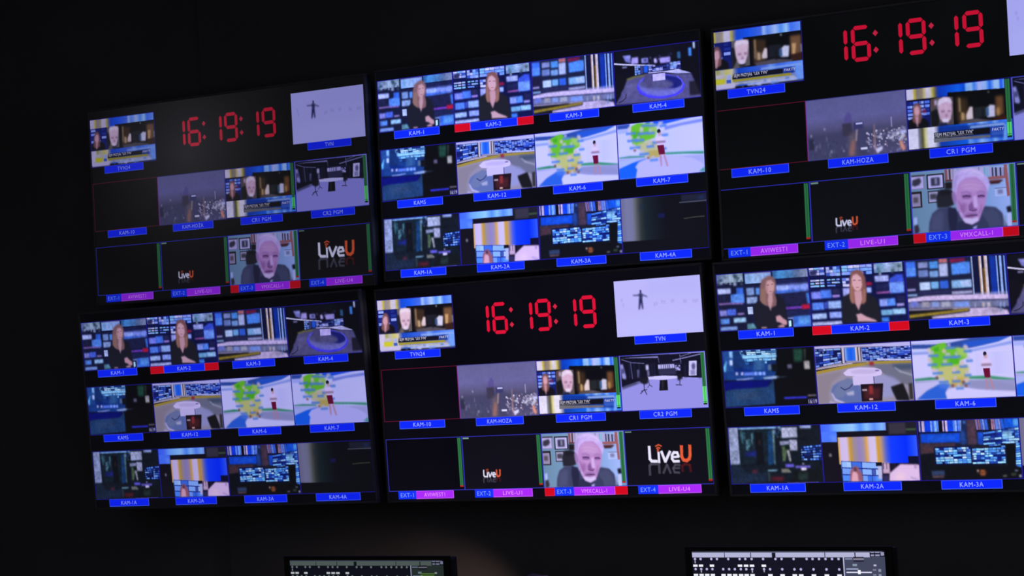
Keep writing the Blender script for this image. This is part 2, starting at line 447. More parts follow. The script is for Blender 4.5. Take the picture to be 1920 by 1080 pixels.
  ('p',(190,190,250),[4,2,136,1,291,3,152,21,3,16],4,1),
  ('p',(190,200,255),[0,41,90,41,90,53,0,53],4,1),
  ('p',(140,155,235),[2,52,84,52,84,64,2,64],5,1),
  ('p',(200,200,255),[270,48,416,25,478,3,479,20,358,44,270,59],4,1),
  ('p',(130,150,235),[270,54,416,33,478,22,478,36,357,52,269,65],6,0.9),
  ('g',[(302,(200,195,255)),(351,(210,200,255)),(400,(190,190,255)),(473,(205,200,255))],68,166,0.7),
  ('p',(60,135,110),[5,172,80,167,122,171,121,180,6,183],4,1),
  ('p',(60,145,110),[264,170,339,171,371,173,480,189,479,212,427,196,370,188,263,182],4,1),
  ('p',(150,150,205),[6,183,479,192,479,266,-1,266],6,1),
  ('p',(190,185,240),[5,190,116,186,137,195,71,220,8,264,1,265],8,1),
  ('p',(40,95,215),[12,265,58,230,119,202,179,197,160,216,148,239,154,267],5,1),
  ('p',(75,120,225),[119,202,179,193,187,201,151,223,118,214],10,0.8),
  ('p',(205,200,255),[150,239,164,222,219,214,301,229,479,243,478,267,156,268],4,1),
  ('p',(140,140,190),[263,188,370,190,478,216,478,241,342,230,269,216],12,0.7),
  ('p',(105,190,45),[93,34,135,19,164,16,176,35,225,45,262,51,263,86,229,100,218,127,159,129,125,139,92,130,86,94],8,1),
  ('p',(170,200,110),[213,36,264,49,264,86,222,76],10,0.8),
  ('p',(190,190,120),[126,123,227,116,268,122,264,180,237,203,178,204,129,183,115,151],10,1),
  ('p',(200,165,70),[180,177,260,172,258,200,236,211,182,213],10,0.8),
  ('p',(60,165,30),[108,39,133,31,133,54,108,54],8,0.8),
  ('p',(70,175,30),[180,85,225,85,225,113,180,113],8,0.8),
  ('p',(85,130,215),[80,66,130,66,130,79,80,79],4,0.9),
  ('p',(190,180,225),[89,52,108,50,108,65,89,66],7,0.8),
  ('p',(85,130,215),[150,76,214,76,214,88,150,88],4,0.9),
  ('p',(190,180,225),[162,61,184,61,184,75,162,75],7,0.8),
  ('p',(85,130,215),[200,76,234,76,234,88,200,88],4,0.9),
  ('p',(190,180,225),[208,62,220,60,220,75,208,76],7,0.8),
  ('p',(85,130,215),[74,106,120,106,120,118,74,118],4,0.9),
  ('p',(190,180,225),[82,92,100,90,100,105,82,106],7,0.8),
  ('p',(85,130,215),[138,107,192,107,192,119,138,119],4,0.9),
  ('p',(190,180,225),[148,93,167,91,167,106,148,106],7,0.8),
  ('p',(85,130,215),[224,120,262,120,262,132,224,132],4,0.9),
  ('p',(190,180,225),[232,106,246,104,246,119,232,120],7,0.8),
  ('p',(85,130,215),[258,96,290,96,290,108,258,108],4,0.9),
  ('p',(190,180,225),[264,82,276,80,276,95,264,96],7,0.8),
  ('p',(85,130,215),[94,144,144,144,144,157,94,157],4,0.9),
  ('p',(190,180,225),[104,130,122,128,122,143,104,144],7,0.8),
  ('p',(85,130,215),[188,144,226,144,226,156,188,156],4,0.9),
  ('p',(190,180,225),[196,130,210,128,210,143,196,144],7,0.8),
  ('p',(85,130,215),[244,160,278,160,278,172,244,172],4,0.9),
  ('p',(190,180,225),[250,146,262,144,262,159,250,160],7,0.8),
  ('p',(85,130,215),[122,185,168,185,168,198,122,198],4,0.9),
  ('p',(190,180,225),[131,171,148,169,148,184,131,185],7,0.8),
  ('p',(85,130,215),[184,184,226,184,226,196,184,196],4,0.9),
  ('p',(190,180,225),[192,170,206,167,206,182,192,183],7,0.8),
  ('p',(85,130,215),[230,196,268,196,268,208,230,208],4,0.9),
  ('p',(190,180,225),[238,181,252,179,252,194,238,195],7,0.8),
  ('p',(85,130,215),[164,35,210,35,210,47,164,47],4,0.9),
  ('p',(190,180,225),[174,21,190,19,190,34,174,34],7,0.8),
  ('p',(85,130,215),[250,52,288,52,288,65,250,65],4,0.9),
  ('p',(190,180,225),[258,39,272,36,272,52,258,52],7,0.8),
  ('p',(85,130,215),[200,216,238,216,238,228,200,228],4,0.9),
  ('p',(190,180,225),[207,202,220,200,220,214,207,216],7,0.8),
  ('p',(205,185,190),[96,47,95,51,92,54,87,56,83,56,79,54,76,50,76,46,77,41,80,38,84,36,89,36,93,38,95,42],5,0.85),
  ('p',(205,185,190),[95,88,93,93,90,96,86,98,81,98,77,96,75,92,74,87,76,83,79,79,83,78,88,78,92,80,94,84],5,0.85),
  ('p',(205,185,190),[167,54,166,58,163,62,158,64,154,63,150,61,148,58,147,53,148,49,152,45,156,43,160,44,164,46,166,49],5,0.85),
  ('p',(205,185,190),[269,39,267,44,264,47,260,49,256,48,252,46,249,43,249,38,250,34,253,30,257,29,262,29,266,31,268,35],5,0.85),
  ('p',(205,185,190),[112,135,110,139,107,142,103,144,99,144,95,142,92,138,92,134,93,129,96,126,100,124,105,124,109,126,111,130],5,0.85),
  ('p',(205,185,190),[206,139,205,143,202,146,198,148,193,148,189,146,187,142,186,138,188,133,191,130,195,128,199,128,203,130,206,134],5,0.85),
  ('p',(205,185,190),[246,109,245,113,242,117,238,118,233,118,229,116,227,112,226,108,228,104,231,100,235,98,239,98,243,101,246,104],5,0.85),
  ('p',(205,185,190),[264,188,263,193,260,196,256,198,252,198,248,196,245,192,245,187,246,183,249,180,253,178,258,178,261,180,264,184],5,0.85),
  ('p',(120,70,70),[122,171,121,174,118,176,115,177,111,177,108,176,106,173,105,170,106,167,109,164,112,163,116,163,119,165,121,168],5,0.85),
  ('p',(120,70,70),[194,209,193,212,191,214,187,216,184,216,180,214,178,212,178,208,179,205,181,203,185,202,188,202,192,203,194,206],5,0.85),
  ('p',(120,70,70),[246,195,244,198,242,201,239,202,235,202,232,200,230,198,229,195,230,192,233,189,236,188,240,188,243,190,245,192],5,0.85),
  ('p',(120,70,70),[257,212,256,214,253,217,250,218,246,218,243,216,241,214,240,211,241,208,244,206,247,204,251,204,254,206,256,208],5,0.85),
  ('p',(205,165,180),[344,78,357,77,357,96,344,98],3,1),
  ('p',(24,20,34),[356,75,355,79,352,82,349,84,345,84,342,82,340,78,339,74,340,70,343,66,346,64,350,64,354,67,356,70],2,1),
  ('p',(200,160,175),[346,80,356,79,356,92,346,93],3,1),
  ('p',(222,200,250),[331,99,362,96,373,118,368,130,367,138,336,138,328,124],3,1),
  ('p',(120,95,120),[328,118,374,118,374,128,328,128],4,0.8),
  ('p',(105,10,50),[334,138,366,138,366,180,339,180],2,1),
  ('p',(185,130,150),[342,180,350,180,350,231,342,232],3,1),
  ('p',(185,130,150),[359,180,367,179,379,232,371,234],3,1),
 ],
 'kam7': [
  ('p',(200,198,255),[-5,-5,485,-5,485,275,-5,275],0,1),
  ('p',(45,75,165),[2,2,75,2,69,25,2,25],4,1),
  ('p',(165,175,250),[3,28,63,28,63,46,3,46],5,1),
  ('p',(30,80,225),[161,-1,453,-2,379,8,270,22,160,12],6,1),
  ('p',(195,195,255),[270,22,379,8,479,0,478,20,308,36,269,37],5,1),
  ('p',(115,130,225),[269,32,378,21,478,13,479,28,358,36,268,50],6,0.9),
  ('g',[(285,(195,195,255)),(364,(200,195,255)),(474,(205,200,255))],58,148,0.7),
  ('p',(70,140,130),[3,161,62,158,152,164,152,173,3,167],4,1),
  ('p',(60,145,120),[262,157,371,162,476,168,478,182,371,172,267,168],4,1),
  ('p',(165,165,225),[2,169,477,184,477,269,-3,269],6,1),
  ('p',(20,95,235),[3,215,80,191,176,177,140,205,103,232,96,268,-3,267],5,1),
  ('p',(170,180,245),[4,180,81,174,141,174,80,191,3,213],6,1),
  ('p',(185,180,250),[480,246,460,268,406,283,328,288,242,281,165,264,112,240,94,214,115,191,170,176,248,172,334,179,410,196,462,220],5,1),
  ('p',(185,180,250),[103,236,298,236,444,270,96,270],5,1),
  ('p',(60,145,130),[444,264,475,241,479,268],5,0.8),
  ('p',(105,190,45),[79,17,115,3,150,4,205,12,224,43,212,81,156,94,129,121,85,105,77,60],8,1),
  ('p',(165,195,110),[184,10,224,22,224,69,184,61],10,0.8),
  ('p',(190,185,140),[105,106,176,91,226,100,232,173,176,182,132,152],10,1),
  ('p',(185,160,80),[172,141,233,141,233,175,172,175],8,0.8),
  ('p',(65,170,30),[90,44,132,44,132,74,90,74],8,0.8),
  ('p',(85,130,215),[50,43,106,43,106,56,50,56],4,0.9),
  ('p',(190,180,225),[60,29,80,28,80,42,60,42],7,0.7),
  ('p',(85,130,215),[118,49,178,49,178,62,118,62],4,0.9),
  ('p',(190,180,225),[128,35,150,34,150,48,128,48],7,0.7),
  ('p',(85,130,215),[172,51,212,51,212,64,172,64],4,0.9),
  ('p',(190,180,225),[180,37,195,36,195,50,180,50],7,0.7),
  ('p',(85,130,215),[56,78,116,78,116,91,56,91],4,0.9),
  ('p',(190,180,225),[66,64,88,63,88,77,66,77],7,0.7),
  ('p',(85,130,215),[100,80,152,80,152,93,100,93],4,0.9),
  ('p',(190,180,225),[110,66,128,65,128,79,110,79],7,0.7),
  ('p',(85,130,215),[196,98,236,98,236,112,196,112],4,0.9),
  ('p',(190,180,225),[202,85,217,83,217,97,202,98],7,0.7),
  ('p',(85,130,215),[68,114,130,114,130,127,68,127],4,0.9),
  ('p',(190,180,225),[80,100,101,99,101,113,80,113],7,0.7),
  ('p',(85,130,215),[162,115,206,115,206,128,162,128],4,0.9),
  ('p',(190,180,225),[170,101,186,100,186,114,170,114],7,0.7),
  ('p',(85,130,215),[120,149,175,149,175,162,120,162],4,0.9),
  ('p',(190,180,225),[130,134,150,134,150,148,130,147],7,0.7),
  ('p',(85,130,215),[234,132,274,132,274,144,234,144],4,0.9),
  ('p',(190,180,225),[240,118,256,117,256,131,240,131],7,0.7),
  ('p',(85,130,215),[178,182,224,182,224,194,178,194],4,0.9),
  ('p',(190,180,225),[186,168,203,166,203,180,186,180],7,0.7),
  ('p',(85,130,215),[178,16,232,16,232,28,178,28],4,0.9),
  ('p',(190,180,225),[188,1,207,0,207,14,188,14],7,0.7),
  ('p',(85,130,215),[240,20,280,20,280,34,240,34],4,0.9),
  ('p',(190,180,225),[246,7,261,6,261,19,246,20],7,0.7),
  ('p',(85,130,215),[247,66,286,66,286,80,247,80],4,0.9),
  ('p',(190,180,225),[254,53,269,51,269,65,254,66],7,0.7),
  ('p',(85,130,215),[138,12,182,12,182,24,138,24],4,0.9),
  ('p',(190,180,225),[146,-2,162,-4,162,10,146,10],7,0.7),
  ('p',(205,190,200),[81,26,80,30,77,33,73,35,68,34,65,32,62,29,61,24,62,20,65,17,70,16,74,16,78,18,81,22],5,0.8),
  ('p',(205,190,200),[149,32,148,36,145,39,141,41,136,40,132,38,130,35,129,31,130,26,133,24,137,22,142,22,146,25,148,28],5,0.8),
  ('p',(205,190,200),[82,70,80,74,77,77,73,78,69,78,65,76,62,72,61,68,63,64,66,61,70,59,74,60,78,62,81,65],5,0.8),
  ('p',(205,190,200),[252,16,251,20,248,23,244,24,240,24,236,22,233,18,233,14,234,10,237,7,241,6,245,6,249,8,252,12],5,0.8),
  ('p',(205,190,200),[108,133,107,137,104,140,100,141,96,141,92,139,89,135,88,131,90,127,92,124,97,122,101,123,105,125,108,128],5,0.8),
  ('p',(205,190,200),[177,173,175,177,172,180,168,182,164,181,160,179,157,176,157,171,158,167,161,164,165,163,169,163,173,165,176,169],5,0.8),
  ('p',(120,75,80),[104,134,103,137,100,139,97,140,94,140,90,138,88,136,88,133,89,130,91,129,94,128,98,128,101,129,103,132],4,0.8),
  ('p',(120,75,80),[177,175,176,178,174,180,170,181,167,180,164,179,162,177,161,174,162,171,164,170,168,169,171,169,174,170,176,173],4,0.8),
  ('p',(205,165,180),[232,56,247,55,247,76,232,77],3,1),
  ('p',(24,20,34),[246,53,245,57,242,61,237,63,233,62,229,60,226,56,225,51,227,46,230,43,234,41,238,41,242,44,245,48],2,1),
  ('p',(200,160,175),[234,58,246,58,246,72,234,72],3,1),
  ('p',(222,200,250),[217,78,254,77,267,101,262,113,261,122,225,120,214,105],3,1),
  ('p',(120,95,120),[214,100,270,100,270,110,214,110],4,0.8),
  ('p',(105,10,50),[222,120,259,120,265,166,230,166],2,1),
  ('p',(185,130,150),[232,166,244,166,244,222,237,223],3,1),
  ('p',(185,130,150),[253,166,263,166,279,224,270,226],3,1),
 ],
 'kam1a': [
  ('p',(16,24,34),[-5,-5,485,-5,485,275,-5,275],0,1),
  ('p',(140,150,190),[4,1,54,1,54,178,-2,178],3,1),
  ('p',(130,180,245),[54,4,278,4,278,14,61,14],3,1),
  ('p',(20,34,46),[56,16,235,16,226,163,56,177],4,1),
  ('s',[61,34,135,103],24,61,[(60,110,130),(30,60,75),(90,140,160),(20,30,40)],14,40,5),
  ('p',(28,36,120),[82,123,152,112,152,140,82,140],10,1),
  ('p',(14,16,22),[141,28,180,28,180,181,141,181],6,1),
  ('p',(60,35,40),[156,66,170,64,170,87,156,89],6,0.6),
  ('p',(20,60,110),[210,24,232,24,232,176,201,184],5,1),
  ('p',(95,125,130),[232,20,244,19,238,180,232,182],4,1),
  ('s',[244,10,277,56],10,62,[(40,70,120),(110,140,190),(20,30,50)],12,18,4),
  ('p',(165,170,205),[280,10,362,10,362,58,280,58],3,1),
  ('p',(130,135,170),[268,72,317,72,317,92,268,92],6,1),
  ('p',(160,160,195),[317,68,358,68,358,118,317,118],3,1),
  ('p',(20,24,24),[254,56,276,56,276,68,254,68],6,1),
  ('p',(75,95,70),[276,98,306,94,291,165,276,168],8,1),
  ('p',(12,30,24),[293,92,314,90,314,111,293,113],4,1),
  ('p',(150,150,160),[300,115,314,113,321,167,311,169],4,1),
  ('p',(18,24,34),[366,17,478,4,478,90,359,120],6,1),
  ('p',(150,165,220),[376,2,433,2,433,17,376,17],5,1),
  ('m',[373,100,480,92,478,166,374,166],7,6,63,[(60,110,220),(100,150,240),(20,40,110),(15,25,70),(130,175,245)],0.18,(12,20,70),1),
  ('p',(100,90,215),[288,180,332,180,332,195,288,195],7,1),
  ('p',(110,95,210),[340,189,416,189,416,200,340,200],5,1),
  ('p',(225,210,250),[368,198,395,198,395,215,368,215],5,1),
  ('p',(190,180,235),[376,176,384,176,384,185,376,185],3,1),
  ('p',(90,30,50),[114,204,140,204,140,234,114,234],10,1),
  ('p',(25,38,60),[5,180,50,179,80,220,194,213,189,263,6,271],10,1),
  ('p',(110,150,175),[195,204,250,204,240,212,195,212],4,1),
  ('p',(120,120,115),[266,201,302,201,318,220,266,220],8,1),
  ('p',(80,24,34),[208,238,279,238,273,258,208,258],10,1),
  ('p',(40,55,60),[194,217,206,217,206,259,194,261],6,1),
  ('p',(16,20,22),[328,215,466,205,477,263,310,263],8,1),
  ('p',(50,75,70),[351,222,405,222,393,255,351,255],12,0.6),
  ('p',(105,85,175),[291,266,452,266,452,270,291,270],2,1),
  ('t',0.3,7),
 ],
 'kam2a': [
  ('p',(18,14,26),[-5,-5,485,-5,485,275,-5,275],0,1),
  ('g',[(-6,(60,100,255)),(43,(75,115,255)),(76,(110,165,255)),(125,(130,190,255)),(163,(150,200,255)),(201,(85,145,255)),(233,(140,195,255)),(271,(90,140,250)),(308,(130,185,255)),(327,(120,150,245))],-5,38,1),
  ('p',(75,120,255),[-4,35,81,35,81,84,1,84],2,1),
  ('p',(110,150,255),[47,52,82,52,82,84,56,84],10,0.6),
  ('p',(18,14,24),[2,87,88,87,88,266,2,266],2,1),
  ('p',(120,115,130),[49,144,48,148,46,151,42,152,39,152,36,150,34,147,34,143,35,140,37,137,40,136,44,136,46,138,48,141],3,1),
  ('p',(30,28,40),[330,2,482,2,482,60,337,60],2,1),
  ('p',(55,50,65),[343,6,423,6,423,55,343,55],8,1),
  ('p',(80,120,70),[424,34,474,34,474,40,424,40],3,1),
  ('p',(10,8,28),[80,57,340,60,481,61,477,269,94,268],0,1),
  ('g',[(85,(215,160,60)),(97,(205,185,235)),(127,(210,190,235)),(144,(200,150,50)),(160,(160,140,140)),(190,(145,130,190)),(211,(160,140,170)),(225,(215,160,80)),(241,(210,190,235)),(268,(210,195,240)),(280,(210,155,50)),(297,(190,150,120)),(324,(70,90,220)),(345,(15,60,255)),(420,(0,45,255)),(473,(50,90,255))],63,188,1),
  ('p',(12,10,45),[425,158,474,158,474,192,425,192],1,1),
  ('p',(90,140,240),[92,172,268,182,294,186,292,276,94,267],2,1),
  ('m',[94,172,295,184,292,273,95,265],4,3,71,[(80,140,250),(140,180,255),(60,110,230),(25,40,140),(165,200,255)],0.08,(20,35,130),1),
  ('p',(150,90,110),[130,265,135,220,156,195,175,200,194,233,195,267],3,1),
  ('p',(225,165,185),[137,267,145,226,160,215,172,236,173,267],4,1),
  ('p',(70,40,60),[154,204,167,202,167,222,154,222],4,0.8),
  ('p',(14,12,30),[265,182,295,182,295,200,265,200],2,1),
  ('p',(190,185,225),[273,200,292,200,292,257,273,259],3,1),
  ('p',(200,165,200),[297,186,332,186,332,233,297,233],3,1),
  ('p',(50,45,90),[294,240,323,240,323,271,294,271],3,1),
  ('p',(60,45,80),[300,184,304,184,304,213,300,213],1,0.7),
  ('p',(60,45,80),[316,185,320,185,320,214,316,214],1,0.7),
  ('p',(60,45,80),[332,186,336,186,336,216,332,215],1,0.7),
  ('p',(60,45,80),[346,187,350,187,350,216,346,216],1,0.7),
  ('p',(60,45,80),[356,188,360,188,360,217,356,217],1,0.7),
  ('p',(224,190,235),[325,269,329,233,357,212,385,192,476,196,476,272],5,1),
  ('p',(240,205,225),[349,261,373,227,404,238,397,269],14,0.7),
  ('p',(150,130,190),[430,248,473,264,473,271,430,257],6,0.6),
  ('p',(150,120,180),[451,196,464,196,464,215,451,214],5,0.6),
 ],
 'kam3a': [
  ('p',(14,14,26),[-5,-5,485,-5,485,275,-5,275],0,1),
  ('p',(60,58,80),[10,1,482,1,476,248,-2,265],0,0.3),
  ('p',(10,60,230),[9,1,103,1,103,52,9,52],2,1),
  ('p',(190,165,200),[9,1,14,0,14,50,9,50],2,1),
  ('p',(40,25,40),[16,1,21,0,21,50,16,50],2,1),
  ('p',(205,185,225),[22,1,35,1,35,50,22,51],2,1),
  ('p',(120,165,245),[64,2,72,2,72,51,64,52],2,1),
  ('p',(60,110,245),[75,3,81,2,81,51,75,52],2,1),
  ('p',(130,180,250),[82,3,94,2,94,52,82,52],2,1),
  ('p',(90,140,240),[96,3,102,3,102,52,96,52],2,1),
  ('p',(12,10,22),[104,1,122,1,122,52,104,53],1,1),
  ('p',(15,70,235),[122,2,214,2,214,52,122,52],2,1),
  ('p',(205,170,190),[122,2,128,2,128,51,122,52],2,1),
  ('p',(40,30,50),[130,3,135,2,135,51,130,52],2,1),
  ('p',(200,175,215),[135,3,145,2,145,52,135,52],2,1),
  ('p',(90,140,240),[172,4,178,3,178,52,172,53],2,1),
  ('p',(140,175,250),[180,4,190,4,190,53,180,53],2,1),
  ('p',(90,140,245),[195,5,202,4,202,53,195,54],2,1),
  ('p',(150,180,250),[204,5,213,4,213,53,204,54],2,1),
  ('p',(10,10,40),[8,52,212,52,212,59,8,59],1,1),
  ('p',(12,70,210),[12,60,201,60,201,102,12,102],3,1),
  ('p',(30,90,215),[54,69,179,69,179,94,54,94],12,0.6),
  ('p',(20,40,90),[213,2,235,2,235,110,201,110],4,1),
  ('p',(60,110,200),[220,8,232,7,232,20,220,20],4,1),
  ('p',(40,80,170),[203,52,225,52,225,112,203,112],10,0.7),
  ('p',(70,52,72),[236,0,280,0,280,112,236,112],4,1),
  ('p',(90,60,75),[250,36,270,36,270,80,250,81],12,0.6),
  ('p',(130,110,170),[277,1,287,0,292,49,282,50],2,1),
  ('p',(150,100,130),[290,1,296,0,301,49,295,51],2,1),
  ('p',(70,95,190),[298,1,310,1,316,50,303,51],2,1),
  ('p',(120,150,230),[310,2,317,1,322,50,315,51],2,1),
  ('p',(50,90,210),[319,2,333,2,338,50,324,52],2,1),
  ('p',(180,130,160),[352,3,356,2,361,51,352,52],2,1),
  ('p',(150,110,160),[358,3,366,3,371,51,363,52],2,1),
  ('p',(90,120,215),[368,3,383,3,388,52,373,53],2,1),
  ('p',(120,140,220),[384,4,392,3,397,52,389,53],2,1),
  ('p',(40,90,220),[394,4,407,4,412,52,399,54],2,1),
  ('p',(10,10,40),[282,50,410,50,410,56,282,56],1,1),
  ('p',(18,85,220),[410,1,481,1,481,45,410,45],4,1),
  ('p',(110,190,250),[454,6,480,6,480,36,454,36],8,0.7),
  ('p',(25,80,215),[284,60,312,60,312,113,284,113],4,1),
  ('m',[310,61,487,41,485,112,307,116],6,6,81,[(120,190,250),(165,215,255),(20,50,160),(70,130,230),(15,30,110)],0.12,(12,30,110),1),
  ('p',(150,210,250),[400,58,444,58,444,93,400,93],4,0.8),
  ('m',[334,115,412,111,410,130,335,132],4,2,84,[(30,70,180),(100,160,240),(15,20,60)],0.1,(10,14,50),1),
  ('p',(60,44,58),[8,102,177,103,172,121,76,123,72,150,8,153],4,1),
  ('p',(80,50,55),[20,122,65,122,65,143,20,143],10,0.7),
  ('p',(12,14,22),[6,151,74,147,76,202,96,211,100,270,0,267],5,1),
  ('p',(8,10,60),[74,120,250,120,250,200,74,200],1,1),
  ('m',[78,125,246,123,247,195,79,196],8,7,82,[(120,200,255),(165,225,255),(190,225,255),(80,150,240),(30,70,180),(10,25,100)],0.1,(15,40,130),1),
  ('m',[254,131,407,128,408,200,252,201],8,7,83,[(120,200,255),(165,225,255),(190,225,255),(80,150,240),(30,70,180),(10,25,100)],0.1,(15,40,130),1),
  ('p',(8,12,30),[79,200,408,200,408,209,79,209],2,1),
  ('p',(10,12,16),[412,114,454,114,454,224,412,216],2,1),
  ('p',(130,200,255),[458,134,480,134,480,218,452,218],2,1),
  ('m',[459,112,484,108,478,217,451,218],1,10,85,[(120,195,250),(150,215,255),(60,130,230)],0.15,(15,50,150),1),
  ('p',(10,10,14),[78,206,449,209,478,225,476,267,100,269],4,1),
  ('p',(45,60,95),[53,226,116,226,116,248,53,248],6,1),
  ('p',(110,80,90),[56,250,111,250,111,257,56,257],4,1),
  ('p',(150,80,45),[284,225,308,225,308,252,284,252],6,1),
  ('p',(210,170,150),[270,225,278,225,278,235,270,236],4,1),
  ('p',(110,60,40),[262,241,320,232,311,246,290,246],6,0.6),
  ('p',(120,125,110),[389,253,408,251,408,257,389,258],3,1),
  ('p',(130,140,170),[446,230,460,229,460,235,446,236],3,1),
  ('p',(150,150,180),[463,252,476,250,476,262,463,262],3,1),
  ('p',(70,90,60),[428,243,454,242,449,255,428,255],8,0.6),
  ('t',0.22,8),
 ],
 'kam4a': [
  ('p',(10,10,14),[-5,-5,485,-5,485,275,-5,275],0,1),
  ('g',[(2,(110,105,135)),(35,(120,118,150)),(66,(115,115,140)),(86,(95,95,90)),(106,(50,55,50)),(136,(24,34,38)),(186,(18,24,30)),(246,(12,12,18)),(482,(10,10,14))],-27,212,1),
  ('p',(70,70,90),[91,6,113,6,102,215,82,214],12,0.3),
  ('p',(9,9,14),[3,212,130,217,240,224,482,232,479,275,3,272],6,1),
  ('p',(30,42,60),[104,33,134,33,134,68,104,68],14,0.5),
  ('p',(22,24,80),[208,90,244,90,244,109,208,109],6,0.9),
  ('p',(30,32,48),[340,8,478,8,478,46,340,37],8,1),
  ('p',(85,85,100),[329,41,480,41,480,46,329,46],2,1),
  ('p',(30,40,75),[434,19,462,19,462,36,434,36],5,1),
  ('p',(60,60,50),[345,120,404,116,463,115,463,120,404,121,354,124],2,1),
 ],
 'tvn24': [
  ('p',(12,12,20),[-5,-5,485,-5,485,275,-5,275],0,1),
  ('g',[(-2,(200,185,215)),(12,(205,195,235)),(29,(205,195,225)),(40,(205,185,60)),(52,(150,140,150)),(80,(165,150,130)),(92,(205,195,215)),(114,(205,195,235)),(128,(190,175,70)),(139,(120,120,160)),(156,(20,75,220)),(209,(25,90,245)),(276,(70,110,240)),(290,(165,195,255)),(310,(100,145,250)),(348,(175,200,255)),(376,(90,150,250)),(404,(165,210,255)),(426,(70,120,250)),(472,(110,155,255))],1,58,1),
  ('p',(12,10,18),[186,42,478,42,478,188,186,188],1,1),
  ('p',(15,55,190),[140,36,186,36,186,60,140,60],2,0.0),
  ('p',(20,30,110),[0,52,127,52,127,176,0,176],1,1),
  ('m',[3,53,124,52,122,138,2,136],3,4,91,[(110,140,250),(150,170,255),(30,50,150),(20,30,110)],0.18,(15,25,110),1),
  ('p',(18,16,24),[3,172,8,141,32,124,78,126,105,146,108,176],3,1),
  ('p',(120,80,85),[19,150,30,87,43,67,63,71,73,99,70,153,55,162,30,160],3,1),
  ('p',(215,160,180),[34,96,47,84,61,89,63,116,52,134,38,129,30,114],3,1),
  ('p',(205,150,165),[39,129,55,132,46,168,39,168],3,1),
  ('p',(95,90,95),[127,52,215,52,215,170,127,179],2,1),
  ('p',(30,28,34),[124,83,153,81,150,140,127,179,125,179],6,1),
  ('p',(225,190,215),[140,80,149,53,180,51,208,54,212,84,205,124,192,156,171,163,155,153,145,121],4,1),
  ('p',(235,215,240),[141,66,155,52,186,52,211,61,212,75,179,68,150,80],5,1),
  ('p',(160,115,150),[156,110,175,111,175,120,156,121],4,0.8),
  ('p',(150,105,140),[187,110,204,111,204,120,187,120],4,0.8),
  ('p',(150,100,140),[172,127,185,128,185,142,172,142],5,0.6),
  ('p',(235,215,245),[162,140,193,142,185,164,168,163],5,1),
  ('p',(30,30,45),[161,162,192,162,192,172,161,172],3,1),
  ('p',(60,42,30),[234,54,303,67,294,172,234,172],12,1),
  ('p',(150,120,90),[240,59,250,59,250,145,240,144],5,1),
  ('p',(226,205,215),[275,133,291,102,304,103,304,148,276,149],8,1),
  ('p',(120,95,80),[242,109,274,120,274,152,242,152],10,0.8),
  ('p',(8,8,10),[304,56,426,56,422,96,333,105,300,94],10,1),
  ('p',(28,30,40),[311,94,376,94,376,148,311,148],8,1),
  ('p',(215,210,240),[371,116,389,101,416,105,409,154,371,152],8,1),
  ('p',(60,90,140),[363,116,378,114,378,148,363,149],6,1),
  ('p',(120,84,58),[420,62,475,62,470,150,420,150],12,1),
  ('p',(220,170,120),[428,97,449,97,442,145,428,144],8,0.9),
  ('p',(215,180,140),[254,118,270,122,270,151,254,151],8,0.8),
  ('p',(55,30,25),[420,150,476,140,476,180,420,180],8,1),
  ('p',(85,78,90),[239,163,340,155,428,169,426,182,248,181],8,1),
  ('p',(20,24,36),[343,114,352,113,352,160,343,162],3,1),
  ('p',(190,220,200),[372,48,380,47,380,55,372,56],3,1),
  ('p',(190,185,220),[470,104,478,103,478,140,470,140],4,0.7),
  ('g',[(-1,(205,195,235)),(33,(205,195,225)),(47,(165,160,90)),(70,(190,185,180)),(98,(205,195,110)),(124,(205,195,170)),(138,(110,120,180)),(155,(20,70,200)),(222,(40,90,220)),(294,(80,110,225)),(317,(120,160,245)),(355,(60,110,240)),(405,(85,130,250)),(479,(110,160,255))],177,259,1),
  ('p',(150,180,245),[270,190,470,190,470,198,270,198],3,1),
  ('p',(16,14,34),[126,202,379,202,379,226,121,226],1,1),
  ('p',(30,60,150),[380,200,440,200,440,228,380,228],2,1),
  ('p',(120,130,200),[390,228,442,228,442,243,390,243],2,1),
  ('p',(165,150,40),[124,227,417,227,417,239,124,239],2,1),
  ('p',(190,185,190),[122,240,432,240,445,252,122,252],3,1),
  ('p',(200,195,40),[30,218,82,218,82,252,30,252],2,1),
  ('p',(200,190,210),[34,200,82,200,82,216,34,216],3,1),
  ('p',(170,180,235),[92,202,116,202,116,224,92,224],2,1),
  ('p',(60,90,200),[92,225,116,225,116,241,92,241],2,1),
  ('p',(190,195,245),[198,251,448,251,448,262,198,262],4,1),
  ('p',(120,165,250),[425,199,476,199,476,266,447,266],6,0.7),
  ('p',(200,190,235),[3,242,135,242,135,267,3,267],3,1),
  ('s',[122,247,413,275],18,95,[(110,150,240),(200,205,255),(70,110,220)],24,10,3),
  ('t',0.07,9),
 ],
 'tvn': [
  ('p',(188,184,252),[-5,-5,485,-5,485,275,-5,275],0,1),
  ('p',(182,180,250),[182,4,477,4,477,100,176,81],40,0.7),
  ('p',(192,190,255),[8,171,484,171,476,270,3,270],40,0.7),
  ('p',(70,70,120),[142,50,152,51,152,67,142,66],2,1),
  ('p',(50,52,100),[138,66,151,65,159,76,154,93,140,93,136,79],3,1),
  ('p',(40,42,90),[137,90,154,90,157,140,151,146,146,110,137,143,130,145],3,1),
  ('p',(55,55,100),[102,72,127,73,139,70,139,77,126,78,104,76],3,1),
  ('p',(55,55,100),[152,67,166,76,185,84,180,87,159,78],3,1),
  ('p',(150,148,215),[36,85,42,86,42,101,36,101],4,0.7),
  ('p',(150,148,215),[42,109,48,110,48,125,42,125],4,0.7),
  ('p',(150,148,215),[218,116,224,116,224,131,218,131],4,0.7),
  ('p',(150,148,215),[230,112,236,112,236,128,230,127],4,0.7),
